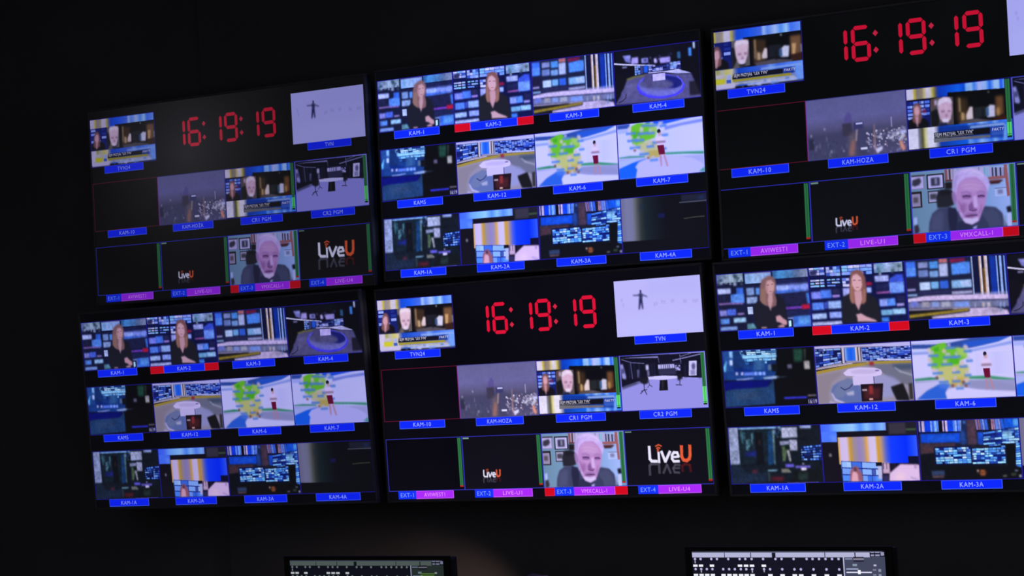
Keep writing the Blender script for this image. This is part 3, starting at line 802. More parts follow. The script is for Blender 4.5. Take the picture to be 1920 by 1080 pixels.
  ('p',(150,148,215),[260,106,266,106,266,121,260,121],4,0.7),
  ('p',(150,148,215),[274,108,280,109,280,124,274,124],4,0.7),
  ('p',(150,148,215),[314,107,320,107,320,122,314,122],4,0.7),
  ('p',(150,148,215),[322,105,328,105,328,121,322,120],4,0.7),
  ('p',(150,148,215),[380,111,386,111,386,126,380,126],4,0.7),
  ('p',(150,148,215),[390,113,396,113,396,128,390,128],4,0.7),
  ('p',(150,148,215),[432,112,438,112,438,127,432,127],4,0.7),
  ('p',(150,148,215),[442,115,448,115,448,130,442,130],4,0.7),
  ('p',(150,148,215),[452,112,458,113,458,128,452,127],4,0.7),
 ],
 'hoza': [
  ('v',[(0,(100,98,150)),(90,(105,102,160)),(130,(95,90,135)),(170,(70,68,100)),(270,(85,80,120))]),
  ('p',(70,68,104),[9,166,170,160,269,142,299,169,291,271,1,268],14,1),
  ('p',(70,72,105),[59,195,168,195,162,264,53,264],12,0.7),
  ('p',(40,42,66),[8,174,32,174,32,222,8,222],8,0.8),
  ('p',(90,80,150),[187,89,205,68,219,90,218,122,179,120],8,0.9),
  ('p',(62,56,80),[172,120,219,120,219,176,172,176],4,1),
  ('p',(112,96,106),[202,174,234,158,234,266,197,266],14,0.8),
  ('p',(190,160,160),[240,136,248,135,238,202,232,202],4,1),
  ('p',(190,120,105),[202,241,216,197,232,198,221,266,202,267],10,0.6),
  ('p',(60,60,110),[226,120,272,120,272,151,226,151],5,1),
  ('p',(200,200,255),[238,122,270,122,270,130,238,130],2,1),
  ('p',(70,70,110),[258,150,279,146,272,230,253,234],8,1),
  ('s',[284,160,472,264],60,101,[(190,180,225),(150,140,190),(110,100,140),(215,210,255),(160,110,110)],9,12,3),
  ('s',[332,158,476,212],26,102,[(215,210,255),(160,150,200)],14,8,3),
  ('p',(215,160,150),[323,135,327,135,327,246,318,245],4,0.7),
  ('p',(170,165,210),[404,112,409,112,409,156,404,156],2,1),
  ('p',(225,150,135),[438,219,452,220,467,256,456,266,442,246],8,1),
  ('p',(225,220,255),[256,232,288,232,288,242,256,242],2,1),
  ('p',(220,215,255),[325,246,360,234,360,247,334,266],6,1),
  ('p',(200,200,255),[446,174,474,174,474,190,446,190],6,1),
  ('s',[288,164,469,238],45,104,[(235,228,255),(205,195,240),(180,165,200)],10,9,2),
  ('s',[335,180,475,221],16,105,[(240,235,255)],18,8,3),
  ('s',[16,176,194,267],26,103,[(110,110,150),(45,45,70),(150,145,180)],5,22,3),
  ('p',(190,180,215),[90,136,90,138,88,140,87,141,85,141,84,140,83,138,83,136,83,134,84,132,86,131,88,131,89,132,90,134],3,1),
  ('p',(190,180,215),[24,160,24,162,23,164,21,165,19,165,18,164,17,162,17,160,17,158,18,156,20,155,22,155,23,156,24,158],3,1),
  ('p',(190,180,215),[119,238,118,240,117,242,116,243,114,243,112,242,112,240,111,237,112,235,113,233,115,232,116,232,118,234,119,235],3,1),
  ('p',(190,180,215),[178,240,178,242,177,244,175,245,173,245,172,244,171,242,171,240,172,237,173,236,174,235,176,235,177,236,178,238],3,1),
  ('t',0.05,11),
 ],
 'cr1': [
  ('p',(10,8,14),[-5,-5,485,-5,485,275,-5,275],0,1),
  ('g',[(0,(215,200,225)),(13,(225,215,250)),(31,(225,215,235)),(40,(215,190,60)),(52,(140,130,130)),(74,(160,140,110)),(87,(215,200,150)),(99,(225,215,245)),(115,(215,205,190)),(125,(190,170,70)),(141,(80,80,110)),(152,(8,60,190)),(192,(5,75,215)),(240,(10,100,240)),(268,(10,80,220)),(278,(130,185,255)),(300,(160,200,255)),(314,(70,140,250)),(335,(185,190,255)),(367,(150,190,255)),(384,(40,110,250)),(406,(170,205,255)),(424,(160,200,255)),(433,(30,90,245)),(449,(110,170,255))],4,50,1),
  ('p',(8,7,10),[192,35,453,43,453,195,185,181],1,1),
  ('p',(10,55,180),[144,45,192,45,192,52,144,52],2,1),
  ('p',(15,25,110),[2,56,108,56,108,175,2,175],1,1),
  ('m',[3,56,110,57,108,140,3,137],4,5,111,[(130,160,255),(90,130,250),(30,50,150),(165,185,255),(20,30,110)],0.16,(15,25,110),1),
  ('p',(16,14,20),[3,173,7,142,28,128,78,132,99,151,100,176],3,1),
  ('p',(120,76,76),[25,143,30,86,40,66,56,66,68,82,69,136,60,155,35,152],3,1),
  ('p',(218,160,175),[35,86,48,76,59,85,61,109,51,123,39,120,34,106],3,1),
  ('p',(205,150,165),[37,121,55,123,49,169,45,170],3,1),
  ('p',(120,20,60),[74,96,92,96,92,112,74,111],3,0.8),
  ('p',(85,75,80),[112,58,143,51,216,55,214,174,145,175,108,174],2,1),
  ('p',(180,165,190),[128,62,144,62,144,83,128,85],4,1),
  ('p',(110,55,60),[118,57,128,57,128,89,118,90],4,0.7),
  ('p',(22,22,26),[111,110,145,98,150,145,145,175,109,174],6,1),
  ('p',(215,175,205),[143,98,150,64,171,54,199,57,210,78,209,116,201,150,186,164,166,162,152,145],4,1),
  ('p',(235,215,245),[143,90,150,62,175,53,203,60,210,82,182,72,156,84],6,1),
  ('p',(150,105,140),[159,109,176,110,176,119,159,119],4,0.8),
  ('p',(150,105,140),[188,110,202,111,202,120,188,119],4,0.8),
  ('p',(160,115,150),[176,124,188,126,188,141,176,142],5,0.7),
  ('p',(240,225,250),[162,146,193,147,186,164,168,163],5,1),
  ('p',(30,35,70),[146,163,184,163,184,177,146,177],4,1),
  ('p',(60,42,26),[229,54,282,71,282,167,229,167],14,1),
  ('p',(150,125,90),[240,63,250,64,250,125,240,124],6,1),
  ('p',(226,205,212),[270,142,289,106,303,106,303,161,271,161],8,1),
  ('p',(120,90,60),[243,132,268,132,268,165,243,165],10,0.8),
  ('p',(6,6,8),[288,60,375,58,381,97,333,107,290,98],12,1),
  ('p',(34,38,40),[309,111,364,111,364,156,309,156],8,1),
  ('p',(215,208,240),[364,122,381,106,404,111,402,160,366,160],8,1),
  ('p',(50,90,140),[362,118,374,117,374,153,362,154],6,1),
  ('p',(110,72,42),[406,73,441,73,441,154,406,154],12,1),
  ('p',(215,165,105),[409,123,421,122,421,158,409,157],10,0.9),
  ('p',(210,170,120),[250,125,264,130,264,160,250,161],8,0.8),
  ('p',(60,24,16),[384,169,454,154,454,190,384,190],8,1),
  ('p',(90,82,92),[234,169,315,158,385,173,392,185,242,178],8,1),
  ('p',(20,20,30),[344,116,351,116,351,164,344,165],3,1),
  ('p',(160,190,160),[374,48,380,48,380,55,374,55],3,1),
  ('g',[(0,(230,222,255)),(44,(228,222,250)),(54,(120,120,140)),(68,(90,85,50)),(81,(215,205,140)),(97,(235,228,250)),(122,(232,225,250)),(140,(130,130,170)),(152,(10,60,175)),(202,(8,80,205)),(270,(10,95,230)),(282,(110,165,250)),(310,(60,120,240)),(338,(150,190,255)),(381,(60,120,240)),(397,(140,185,255)),(420,(60,120,245)),(475,(60,130,250))],176,264,1),
  ('p',(10,50,150),[141,178,445,190,450,251,141,236],8,0.85),
  ('p',(170,195,250),[287,190,439,190,447,199,287,199],4,1),
  ('p',(14,12,22),[121,202,376,202,376,229,121,229],1,1),
  ('p',(150,148,165),[126,221,300,221,300,225,126,225],1,0.7),
  ('p',(110,108,118),[120,226,376,235,376,244,120,244],1,1),
  ('p',(30,70,180),[378,206,438,206,438,242,378,242],3,1),
  ('p',(60,100,200),[381,222,434,222,434,238,381,238],5,0.8),
  ('p',(120,170,250),[439,197,450,196,450,262,432,264],6,1),
  ('t',0.07,10),
 ],
 'cr2': [
  ('p',(150,148,235),[-5,-5,485,-5,485,275,-5,275],0,1),
  ('p',(14,14,34),[5,3,459,7,457,127,328,117,165,118,109,128,6,154],2,1),
  ('p',(120,118,180),[20,12,220,12,220,21,20,13],1,1),
  ('l',(120,118,175),[14,19,66,36,140,44],1,1,3),
  ('l',(100,98,150),[220,18,223,44],1,1,3),
  ('l',(130,128,190),[341,12,343,54],1,1,3),
  ('l',(130,128,190),[459,13,394,23,300,37],1,1,5),
  ('l',(120,118,175),[406,6,346,20],1,1,3),
  ('l',(90,88,140),[64,32,70,114],1,1,4),
  ('p',(150,148,220),[4,44,20,41,35,104,32,116,12,111],4,1),
  ('p',(60,60,110),[10,64,28,62,28,86,10,88],5,0.8),
  ('p',(50,50,90),[54,40,60,40,60,113,54,113],3,0.7),
  ('p',(50,50,90),[82,42,86,42,86,115,82,114],3,0.7),
  ('p',(50,50,90),[110,43,114,43,114,116,110,116],3,0.7),
  ('p',(50,50,90),[179,46,184,47,184,119,179,119],3,0.7),
  ('p',(50,50,90),[194,47,199,47,199,120,194,120],3,0.7),
  ('p',(50,50,90),[361,55,366,55,366,127,361,127],3,0.7),
  ('p',(50,50,90),[439,59,444,59,444,131,439,131],3,0.7),
  ('p',(200,195,250),[148,51,164,51,164,76,148,77],4,1),
  ('p',(150,148,220),[98,72,111,72,105,111,98,112],6,0.6),
  ('p',(170,165,235),[154,79,166,79,166,105,154,107],4,0.7),
  ('p',(30,30,60),[218,48,342,48,342,86,218,86],3,1),
  ('p',(185,180,245),[217,54,306,54,306,74,217,74],2,1),
  ('p',(25,24,50),[232,54,235,54,235,71,232,71],1,0.8),
  ('p',(25,24,50),[244,54,248,55,248,72,244,72],1,0.8),
  ('p',(25,24,50),[256,55,260,55,260,72,256,72],1,0.8),
  ('p',(25,24,50),[268,56,272,56,272,73,268,73],1,0.8),
  ('p',(25,24,50),[278,56,282,56,282,73,278,73],1,0.8),
  ('p',(25,24,50),[294,57,296,57,296,74,294,74],1,0.8),
  ('p',(175,170,240),[310,61,338,61,338,86,310,86],2,1),
  ('s',[313,61,337,86],6,120,[(30,30,60)],10,12,2),
  ('p',(45,45,80),[219,76,314,76,314,107,219,107],5,1),
  ('p',(205,200,255),[388,44,430,44,424,114,382,114],1,1),
  ('p',(90,88,140),[421,71,419,78,416,84,411,87,407,86,403,83,400,77,400,70,401,62,405,57,409,54,414,54,418,57,420,63],4,1),
  ('p',(110,108,165),[392,88,418,88,418,111,392,111],6,0.7),
  ('p',(20,20,40),[110,114,156,114,156,128,110,128],4,1),
  ('p',(150,146,232),[8,163,109,133,169,125,328,119,456,140,453,268,2,268],8,1),
  ('p',(90,88,140),[7,154,104,128,113,137,7,165],6,1),
  ('p',(60,60,95),[13,150,88,134,93,139,13,156],4,1),
  ('p',(205,200,255),[155,109,240,107,321,112,318,123,239,127,160,121],2,1),
  ('p',(14,14,20),[221,128,263,128,263,178,214,178],2,1),
  ('p',(50,50,70),[230,132,243,132,237,175,230,174],5,0.7),
  ('p',(22,22,34),[112,116,155,111,156,139,133,145,109,133],5,1),
  ('l',(20,20,34),[133,142,132,168,109,188],1,1,4),
  ('l',(20,20,34),[132,168,144,194],1,1,4),
  ('l',(20,20,34),[115,176,148,169],1,1,3),
  ('l',(40,40,70),[159,126,162,148,151,160],1,1,3),
  ('l',(40,40,70),[162,148,177,157],1,1,3),
  ('p',(22,22,34),[320,102,346,102,346,126,320,134],5,1),
  ('l',(30,30,50),[332,130,330,151],1,1,4),
  ('l',(30,30,50),[308,154,340,156],1,1,4),
 ],
 'ext3': [
  ('p',(117,150,194),[-5,-5,485,-5,485,275,-5,275],0,1),
  ('g',[(-1,(108,141,174)),(103,(119,152,189)),(344,(140,171,229)),(446,(166,188,255))],8,268,1),
  ('p',(140,136,182),[4,20,68,20,68,79,4,79],2,1),
  ('p',(56,47,55),[6,17,69,17,69,22,6,22],1,1),
  ('p',(191,179,237),[6,25,59,25,59,74,6,74],2,1),
  ('p',(56,53,73),[10,37,44,29,51,45,42,59,21,65,7,60],5,1),
  ('p',(28,23,26),[76,18,156,18,156,83,76,83],1,1),
  ('p',(195,188,248),[82,24,150,24,150,79,82,79],1,1),
  ('p',(56,55,79),[95,34,136,34,136,70,95,70],4,1),
  ('p',(140,136,176),[112,36,124,36,124,63,112,64],5,1),
  ('p',(37,30,33),[2,88,50,88,50,158,2,158],1,1),
  ('p',(153,141,182),[4,98,42,98,42,152,4,152],2,1),
  ('p',(93,80,94),[10,111,32,111,32,136,10,136],6,1),
  ('p',(46,41,48),[78,90,130,90,130,142,78,142],1,1),
  ('p',(177,169,215),[82,95,125,95,125,138,82,138],2,1),
  ('p',(70,66,82),[88,103,117,103,117,127,88,127],6,1),
  ('p',(140,86,94),[160,3,196,3,196,56,160,56],2,1),
  ('p',(102,61,66),[160,49,196,49,196,56,160,56],2,1),
  ('p',(32,26,33),[158,58,196,58,196,89,158,89],4,1),
  ('p',(177,169,209),[172,3,178,3,178,48,172,48],2,1),
  ('p',(56,47,66),[180,4,186,4,186,49,180,49],2,1),
  ('p',(186,179,226),[188,5,194,4,194,49,188,50],2,1),
  ('p',(121,113,154),[198,6,204,5,204,50,198,50],2,1),
  ('p',(195,188,237),[206,6,212,6,212,51,206,51],2,1),
  ('p',(56,52,82),[216,7,222,7,222,52,216,52],2,1),
  ('p',(177,169,220),[224,8,230,7,230,52,224,53],2,1),
  ('p',(186,174,226),[198,6,363,6,363,45,198,54],4,1),
  ('p',(140,141,182),[312,8,319,8,319,47,312,47],2,1),
  ('p',(186,179,231),[324,9,331,9,331,48,324,48],2,1),
  ('p',(102,179,209),[338,11,344,10,344,49,338,50],2,1),
  ('p',(121,188,220),[350,12,356,11,356,50,350,51],2,1),
  ('p',(177,164,220),[365,13,372,13,372,52,365,52],2,1),
  ('p',(56,47,66),[373,14,380,13,380,52,373,53],2,1),
  ('p',(177,169,220),[381,14,388,14,388,53,381,53],2,1),
  ('p',(46,42,66),[388,15,396,15,396,54,388,54],2,1),
  ('p',(172,160,209),[398,16,406,16,406,54,398,55],2,1),
  ('p',(56,49,73),[408,17,416,16,416,55,408,56],2,1),
  ('p',(163,155,204),[418,18,425,17,425,56,418,57],2,1),
  ('p',(112,85,105),[426,18,433,18,433,57,426,57],2,1),
  ('p',(160,98,105),[354,52,440,52,440,64,354,64],2,1),
  ('p',(163,94,99),[427,7,442,7,448,139,436,142],2,1),
  ('p',(56,26,31),[357,69,423,69,403,84,364,84],4,1),
  ('p',(140,66,66),[362,68,412,68,404,73,362,73],3,1),
  ('p',(181,197,255),[382,102,432,102,432,138,382,138],1,1),
  ('p',(130,132,182),[394,110,418,110,418,129,394,129],6,1),
  ('p',(46,45,66),[382,102,432,102,432,104,382,104],1,1),
  ('p',(37,36,48),[115,116,131,90,171,90,195,99,196,157,163,169,119,166],8,1),
  ('p',(24,23,33),[131,90,189,90,189,114,137,114],12,0.8),
  ('p',(61,66,101),[74,267,79,224,95,187,127,166,176,166,207,188,335,175,382,183,409,208,419,242,433,270,299,275],4,1),
  ('p',(37,38,68),[167,166,204,173,210,211,202,272,170,270,165,208],8,1),
  ('p',(84,86,127),[92,198,126,178,146,187,138,264,81,265],14,0.7),
  ('p',(74,79,116),[318,197,367,185,397,210,410,264,346,271],12,0.8),
  ('p',(56,62,97),[296,252,318,216,344,244,350,272,299,273],8,1),
  ('p',(43,45,79),[204,234,237,229,272,254,296,244,295,273,202,271],6,1),
  ('p',(177,169,237),[276,260,296,252,291,271,276,272],3,1),
  ('p',(191,141,209),[195,95,205,58,231,33,310,40,344,74,348,116,336,168,318,204,305,234,272,248,240,237,222,208,208,173,201,134],4,1),
  ('p',(209,183,253),[191,91,194,57,211,28,244,10,284,8,323,23,353,56,360,86,350,116,344,93,329,69,302,47,254,47,225,64,212,89,206,119,196,111],5,1),
  ('p',(228,207,255),[232,18,280,11,327,34,341,58,310,40,267,25],10,0.8),
  ('p',(172,150,215),[193,57,211,32,227,29,213,59,207,96,197,103],8,0.7),
  ('p',(158,122,187),[187,106,203,100,209,142,196,157,189,133],5,1),
  ('p',(214,169,226),[229,64,286,59,324,80,323,106,239,99],16,0.7),
  ('p',(116,75,138),[232,120,270,119,278,129,270,136,236,135],6,0.8),
  ('p',(116,75,138),[304,124,336,124,336,138,304,138],6,0.8),
  ('p',(219,183,248),[284,129,298,127,304,177,284,179],7,0.9),
  ('p',(112,70,132),[260,169,277,148,284,179,299,184,291,195,263,189],7,0.7),
  ('p',(140,89,154),[224,156,250,156,250,191,229,191],12,0.6),
  ('p',(112,70,127),[238,206,266,202,298,205,302,213,274,218,246,218],6,0.75),
  ('p',(223,207,255),[229,220,245,219,273,224,301,218,301,235,272,248,244,239],7,0.9),
  ('p',(205,179,248),[215,189,229,194,237,221,224,212],8,0.7),
  ('p',(149,103,170),[247,196,295,196,295,202,247,202],5,0.5),
  ('l',(65,38,88),[237,126,254,124,271,129],2,0.8,4),
  ('l',(65,38,88),[305,131,320,128,335,133],2,0.8,4),
  ('l',(140,99,165),[231,110,255,107,275,116],3,0.7,5),
  ('l',(140,99,165),[302,116,319,111,338,117],3,0.7,5),
  ('l',(219,179,242),[241,145,261,150,273,146],3,0.6,4),
  ('l',(102,58,110),[263,184,279,191,297,187],2,0.7,4),
  ('l',(84,47,94),[252,211,274,209,296,210],2,0.7,4),
  ('l',(175,150,218),[208,81,210,57,218,40],3,0.6,4),
  ('l',(175,150,218),[222,56,231,37,247,25],3,0.6,4),
  ('l',(175,150,218),[251,37,264,25,284,19],3,0.6,4),
  ('l',(175,150,218),[283,30,300,34,322,43],3,0.6,4),
  ('l',(175,150,218),[326,53,334,64,348,82],3,0.6,4),
  ('l',(175,150,218),[338,47,344,59,356,78],3,0.6,4),
  ('l',(153,103,165),[233,72,269,67,316,79],3,0.4,3),
  ('l',(153,103,165),[236,87,272,83,320,95],3,0.4,3),
  ('l',(130,85,148),[217,143,228,174,238,198],4,0.6,5),
  ('l',(130,85,148),[320,166,315,189,306,203],4,0.5,5),
  ('p',(22,24,40),[429,186,449,182,454,207,434,211],4,1),
  ('p',(195,202,255),[432,213,450,212,450,269,432,269],3,1),
  ('p',(140,160,204),[413,223,428,220,428,266,413,266],8,0.7),
  ('p',(56,47,66),[8,235,25,228,32,256,23,269,8,268],8,1),
  ('p',(181,193,255),[8,200,22,197,22,228,8,231],8,1),
 ],
 'logo_large': [
  ('p',(9,9,15),[-5,-5,485,-5,485,275,-5,275],0,1),
  ('l',(236,232,255),[137,84,136,142,146,154,176,155],0,1,15.0),
  ('l',(236,232,255),[187,113,187,161],0,1,13.0),
  ('l',(236,232,255),[203,109,221,158,250,110],0,1,14.0),
  ('l',(236,232,255),[259,137,296,136],0,1,11.0),
  ('l',(236,232,255),[296,136,290,117,271,115,260,128,259,145,268,158,297,158],0,1,13.0),
  ('l',(232,92,52),[315,86,313,136,321,152,339,156,354,147,359,131,361,85],0,1,16.0),
  ('l',(232,92,52),[183,107,185,98],0,1,9.0),
  ('l',(232,92,52),[177,94,186,89,197,93],0,1,6.0),
  ('l',(232,92,52),[172,83,189,76,205,83],0,1,6.0),
  ('l',(78,76,92),[131,219,132,176,140,168,175,168],0,0.8,13.0),
  ('l',(78,76,92),[185,167,185,212],0,0.8,12.0),
  ('l',(78,76,92),[206,212,229,172,246,213],0,0.8,12.0),
  ('l',(78,76,92),[262,190,297,190],0,0.8,10.0),
  ('l',(78,76,92),[295,212,268,210,262,192,274,174,300,176],0,0.8,11.0),
  ('l',(92,20,20),[313,206,312,181,330,171,354,178,357,208],0,0.7,13.0),
  ('p',(130,165,150),[7,8,42,8,42,12,7,12],1,1),
 ],
 'logo_small': [
  ('p',(9,9,15),[-5,-5,485,-5,485,275,-5,275],0,1),
  ('l',(236,232,255),[122,173,121,200,126,206,139,206],0,1,7.199999999999999),
  ('l',(236,232,255),[144,186,144,209],0,1,6.24),
  ('l',(236,232,255),[151,184,158,208,172,185],0,1,6.72),
  ('l',(236,232,255),[176,198,192,197],0,1,5.279999999999999),
  ('l',(236,232,255),[192,197,189,188,181,187,176,194,176,202,180,207,192,207],0,1,6.24),
  ('l',(232,92,52),[200,173,200,197,203,205,211,206,218,202,220,195,221,173],0,1,7.68),
  ('l',(232,92,52),[142,184,143,180],0,1,4.32),
  ('l',(232,92,52),[140,178,143,175,148,177],0,1,2.88),
  ('l',(232,92,52),[137,172,145,169,152,172],0,1,2.88),
  ('l',(78,76,92),[119,236,119,216,123,212,138,212],0,0.8,6.24),
  ('l',(78,76,92),[143,212,142,233],0,0.8,5.76),
  ('l',(78,76,92),[152,233,162,214,169,233],0,0.8,5.76),
  ('l',(78,76,92),[177,222,192,222],0,0.8,4.8),
  ('l',(78,76,92),[191,233,179,232,177,224,182,215,194,216],0,0.8,5.279999999999999),
  ('l',(92,20,20),[199,230,199,218,207,213,218,216,219,230],0,0.7,6.24),
  ('p',(130,165,150),[6,6,42,6,42,13,6,13],1,1),
 ],
}

# ---------------------------------------------------------------- helpers
def lin(c):
    a = np.asarray(c, float)
    return np.where(a <= 0.04045, a / 12.92, ((a + 0.055) / 1.055) ** 2.4)


def lin8(c):
    return [float(v) for v in lin(np.array(c) / 255.0)]


def add(name, data, parent=None, loc=(0, 0, 0), rot=(0, 0, 0), mat=None):
    o = bpy.data.objects.new(name, data)
    col.objects.link(o)
    o.location = loc
    o.rotation_euler = rot
    if parent is not None:
        o.parent = parent
    if mat is not None and data is not None:
        if not data.materials:
            data.materials.append(mat)
        elif data.materials[0] != mat:
            o.material_slots[0].link = 'OBJECT'
            o.material_slots[0].material = mat
    return o


def tag(o, label, category=None, group=None, kind=None):
    if label:
        o['label'] = label
    if category:
        o['category'] = category
    if group:
        o['group'] = group
    if kind:
        o['kind'] = kind
    return o


def bm_mesh(name, bm):
    me = bpy.data.meshes.new(name)
    bm.to_mesh(me)
    bm.free()
    return me


def box(bm, x0, x1, y0, y1, z0, z1, bevel=0.0, seg=2):
    vs = [bm.verts.new(p) for p in ((x0, y0, z0), (x1, y0, z0), (x1, y1, z0), (x0, y1, z0),
                                    (x0, y0, z1), (x1, y0, z1), (x1, y1, z1), (x0, y1, z1))]
    fs = [bm.faces.new([vs[i] for i in q]) for q in ((0, 3, 2, 1), (4, 5, 6, 7), (0, 1, 5, 4), (1, 2, 6, 5), (2, 3, 7, 6), (3, 0, 4, 7))]
    if bevel:
        es = set(e for f in fs for e in f.edges)
        bmesh.ops.bevel(bm, geom=list(es), offset=bevel, segments=seg, affect='EDGES', profile=0.7)


def box_mesh(name, *a, **k):
    bm = bmesh.new()
    box(bm, *a, **k)
    return bm_mesh(name, bm)


def tube(bm, pts, radii, n=14, cap=True):
    rings = []
    for i, p in enumerate(pts):
        p = Vector(p)
        d = (Vector(pts[min(i + 1, len(pts) - 1)]) - Vector(pts[max(i - 1, 0)])).normalized()
        a = d.orthogonal().normalized() if abs(d.z) > .95 else d.cross(Vector((0, 0, 1))).normalized()
        b = d.cross(a)
        r = radii[i] if isinstance(radii, (list, tuple)) else radii
        rings.append([bm.verts.new(p + a * r * math.cos(t) + b * r * math.sin(t)) for t in [k * math.tau / n for k in range(n)]])
    for r0, r1 in zip(rings, rings[1:]):
        for k in range(n):
            bm.faces.new((r0[k], r0[(k + 1) % n], r1[(k + 1) % n], r1[k]))
    if cap:
        bm.faces.new(rings[0][::-1])
        bm.faces.new(rings[-1])
    bmesh.ops.recalc_face_normals(bm, faces=bm.faces)


def smooth(me):
    me.polygons.foreach_set('use_smooth', [True] * len(me.polygons))
    return me


# ---------------------------------------------------------------- materials
def principled(name, color, rough=0.5, spec=0.5, metal=0.0, noise=None, bump=0.0):
    m = bpy.data.materials.new(name)
    m.use_nodes = True
    nt = m.node_tree
    b = nt.nodes['Principled BSDF']
    b.inputs['Base Color'].default_value = (*color, 1)
    b.inputs['Roughness'].default_value = rough
    b.inputs['Specular IOR Level'].default_value = spec
    b.inputs['Metallic'].default_value = metal
    if noise:
        tc = nt.nodes.new('ShaderNodeTexCoord')
        nz = nt.nodes.new('ShaderNodeTexNoise')
        nz.inputs['Scale'].default_value = noise
        nz.inputs['Detail'].default_value = 5
        nt.links.new(tc.outputs['Object'], nz.inputs['Vector'])
        mx = nt.nodes.new('ShaderNodeMix')
        mx.data_type = 'RGBA'
        mx.inputs['A'].default_value = (*[c * 0.75 for c in color], 1)
        mx.inputs['B'].default_value = (*[min(1, c * 1.25) for c in color], 1)
        nt.links.new(nz.outputs['Fac'], mx.inputs['Factor'])
        nt.links.new(mx.outputs['Result'], b.inputs['Base Color'])
        if bump:
            bp = nt.nodes.new('ShaderNodeBump')
            bp.inputs['Strength'].default_value = bump
            bp.inputs['Distance'].default_value = 0.002
            nt.links.new(nz.outputs['Fac'], bp.inputs['Height'])
            nt.links.new(bp.outputs['Normal'], b.inputs['Normal'])
    return m


def display(name, gain, black, clouding=0.35, lines=0.06, panel=None, glow=None):
    """a lit display: picture colours times the panel's brightness, plus the backlight that leaks through black"""
    m = bpy.data.materials.new(name)
    m.use_nodes = True
    m.cycles.emission_sampling = 'NONE'
    nt = m.node_tree
    b = nt.nodes['Principled BSDF']
    b.inputs['Base Color'].default_value = (0.002, 0.002, 0.002, 1)
    b.inputs['Roughness'].default_value = 0.35
    b.inputs['Specular IOR Level'].default_value = 0.08
    at = nt.nodes.new('ShaderNodeAttribute')
    at.attribute_name = 'picture'
    tc = nt.nodes.new('ShaderNodeTexCoord')
    # faint pixel-row pattern of the panel
    wv = nt.nodes.new('ShaderNodeTexWave')
    wv.wave_type = 'BANDS'
    wv.bands_direction = 'Z'
    wv.inputs['Scale'].default_value = 78.0
    nt.links.new(tc.outputs['Object'], wv.inputs['Vector'])
    mr = nt.nodes.new('ShaderNodeMapRange')
    mr.inputs['To Min'].default_value = 1 - lines
    mr.inputs['To Max'].default_value = 1 + lines
    nt.links.new(wv.outputs['Fac'], mr.inputs['Value'])
    g = nt.nodes.new('ShaderNodeVectorMath')
    g.operation = 'MULTIPLY'
    g.inputs[1].default_value = gain
    nt.links.new(at.outputs['Color'], g.inputs[0])
    g2 = nt.nodes.new('ShaderNodeVectorMath')
    g2.operation = 'SCALE'
    nt.links.new(g.outputs[0], g2.inputs[0])
    nt.links.new(mr.outputs[0], g2.inputs['Scale'])
    # uneven backlight
    nz = nt.nodes.new('ShaderNodeTexNoise')
    nz.inputs['Scale'].default_value = 2.2
    nz.inputs['Detail'].default_value = 1
    nt.links.new(tc.outputs['Object'], nz.inputs['Vector'])
    mb = nt.nodes.new('ShaderNodeMapRange')
    mb.inputs['From Min'].default_value = 0.3
    mb.inputs['From Max'].default_value = 0.7
    mb.inputs['To Min'].default_value = 1 - clouding
    mb.inputs['To Max'].default_value = 1 + clouding
    nt.links.new(nz.outputs['Fac'], mb.inputs['Value'])
    bk = nt.nodes.new('ShaderNodeVectorMath')
    bk.operation = 'SCALE'
    bk.inputs[0].default_value = lin8(black)
    nt.links.new(mb.outputs[0], bk.inputs['Scale'])
    if glow:                               # patch of the panel where the backlight leaks most: x, z, radius, factor
        gx, gz, gr, gf = glow
        tp = nt.nodes.new('ShaderNodeTexCoord')
        tp.object = panel
        mp = nt.nodes.new('ShaderNodeMapping')
        mp.inputs['Location'].default_value = (-gx / gr, 0, -gz / (gr * .8))
        mp.inputs['Scale'].default_value = (1 / gr, 0, 1 / (gr * .8))
        nt.links.new(tp.outputs['Object'], mp.inputs['Vector'])
        gd = nt.nodes.new('ShaderNodeTexGradient')
        gd.gradient_type = 'QUADRATIC_SPHERE'
        nt.links.new(mp.outputs[0], gd.inputs['Vector'])
        gm = nt.nodes.new('ShaderNodeMath')
        gm.operation = 'MULTIPLY_ADD'
        gm.inputs[1].default_value = gf
        nt.links.new(gd.outputs['Fac'], gm.inputs[0])
        nt.links.new(mb.outputs[0], gm.inputs[2])
        nt.links.new(gm.outputs[0], bk.inputs['Scale'])
    sm = nt.nodes.new('ShaderNodeVectorMath')
    sm.operation = 'ADD'
    nt.links.new(g2.outputs[0], sm.inputs[0])
    nt.links.new(bk.outputs[0], sm.inputs[1])
    nt.links.new(sm.outputs[0], b.inputs['Emission Color'])
    b.inputs['Emission Strength'].default_value = 1.0
    return m


M_WALL = principled('wall_paint', (0.060, 0.057, 0.060), 0.85, 0.15, noise=2.5, bump=0.15)
M_FLOOR = principled('floor_carpet', (0.03, 0.03, 0.034), 0.95, 0.1, noise=60, bump=0.4)
M_CEIL = principled('ceiling_paint', (0.03, 0.03, 0.032), 0.9, 0.2, noise=8)
M_BEZEL = principled('black_bezel_plastic', (0.06, 0.058, 0.068), 0.5, 0.3, noise=40)
M_DESKBEZ = principled('matt_black_plastic', (0.006, 0.006, 0.006), 0.7, 0.15, noise=40)
M_HOUS = principled('black_housing_plastic', (0.015, 0.015, 0.016), 0.6, 0.3, noise=30)
M_STEEL = principled('black_steel', (0.03, 0.03, 0.03), 0.4, 0.4, 0.6, noise=25)
M_DESK = principled('dark_desk_laminate', (0.03, 0.028, 0.028), 0.5, 0.3, noise=14)
M_LAMP = principled('grey_lamp_enamel', (0.20, 0.17, 0.17), 0.4, 0.5, noise=20)

# ---------------------------------------------------------------- room
def structure(name, me, mat):
    return tag(add(name, me, mat=mat), None, kind='structure')


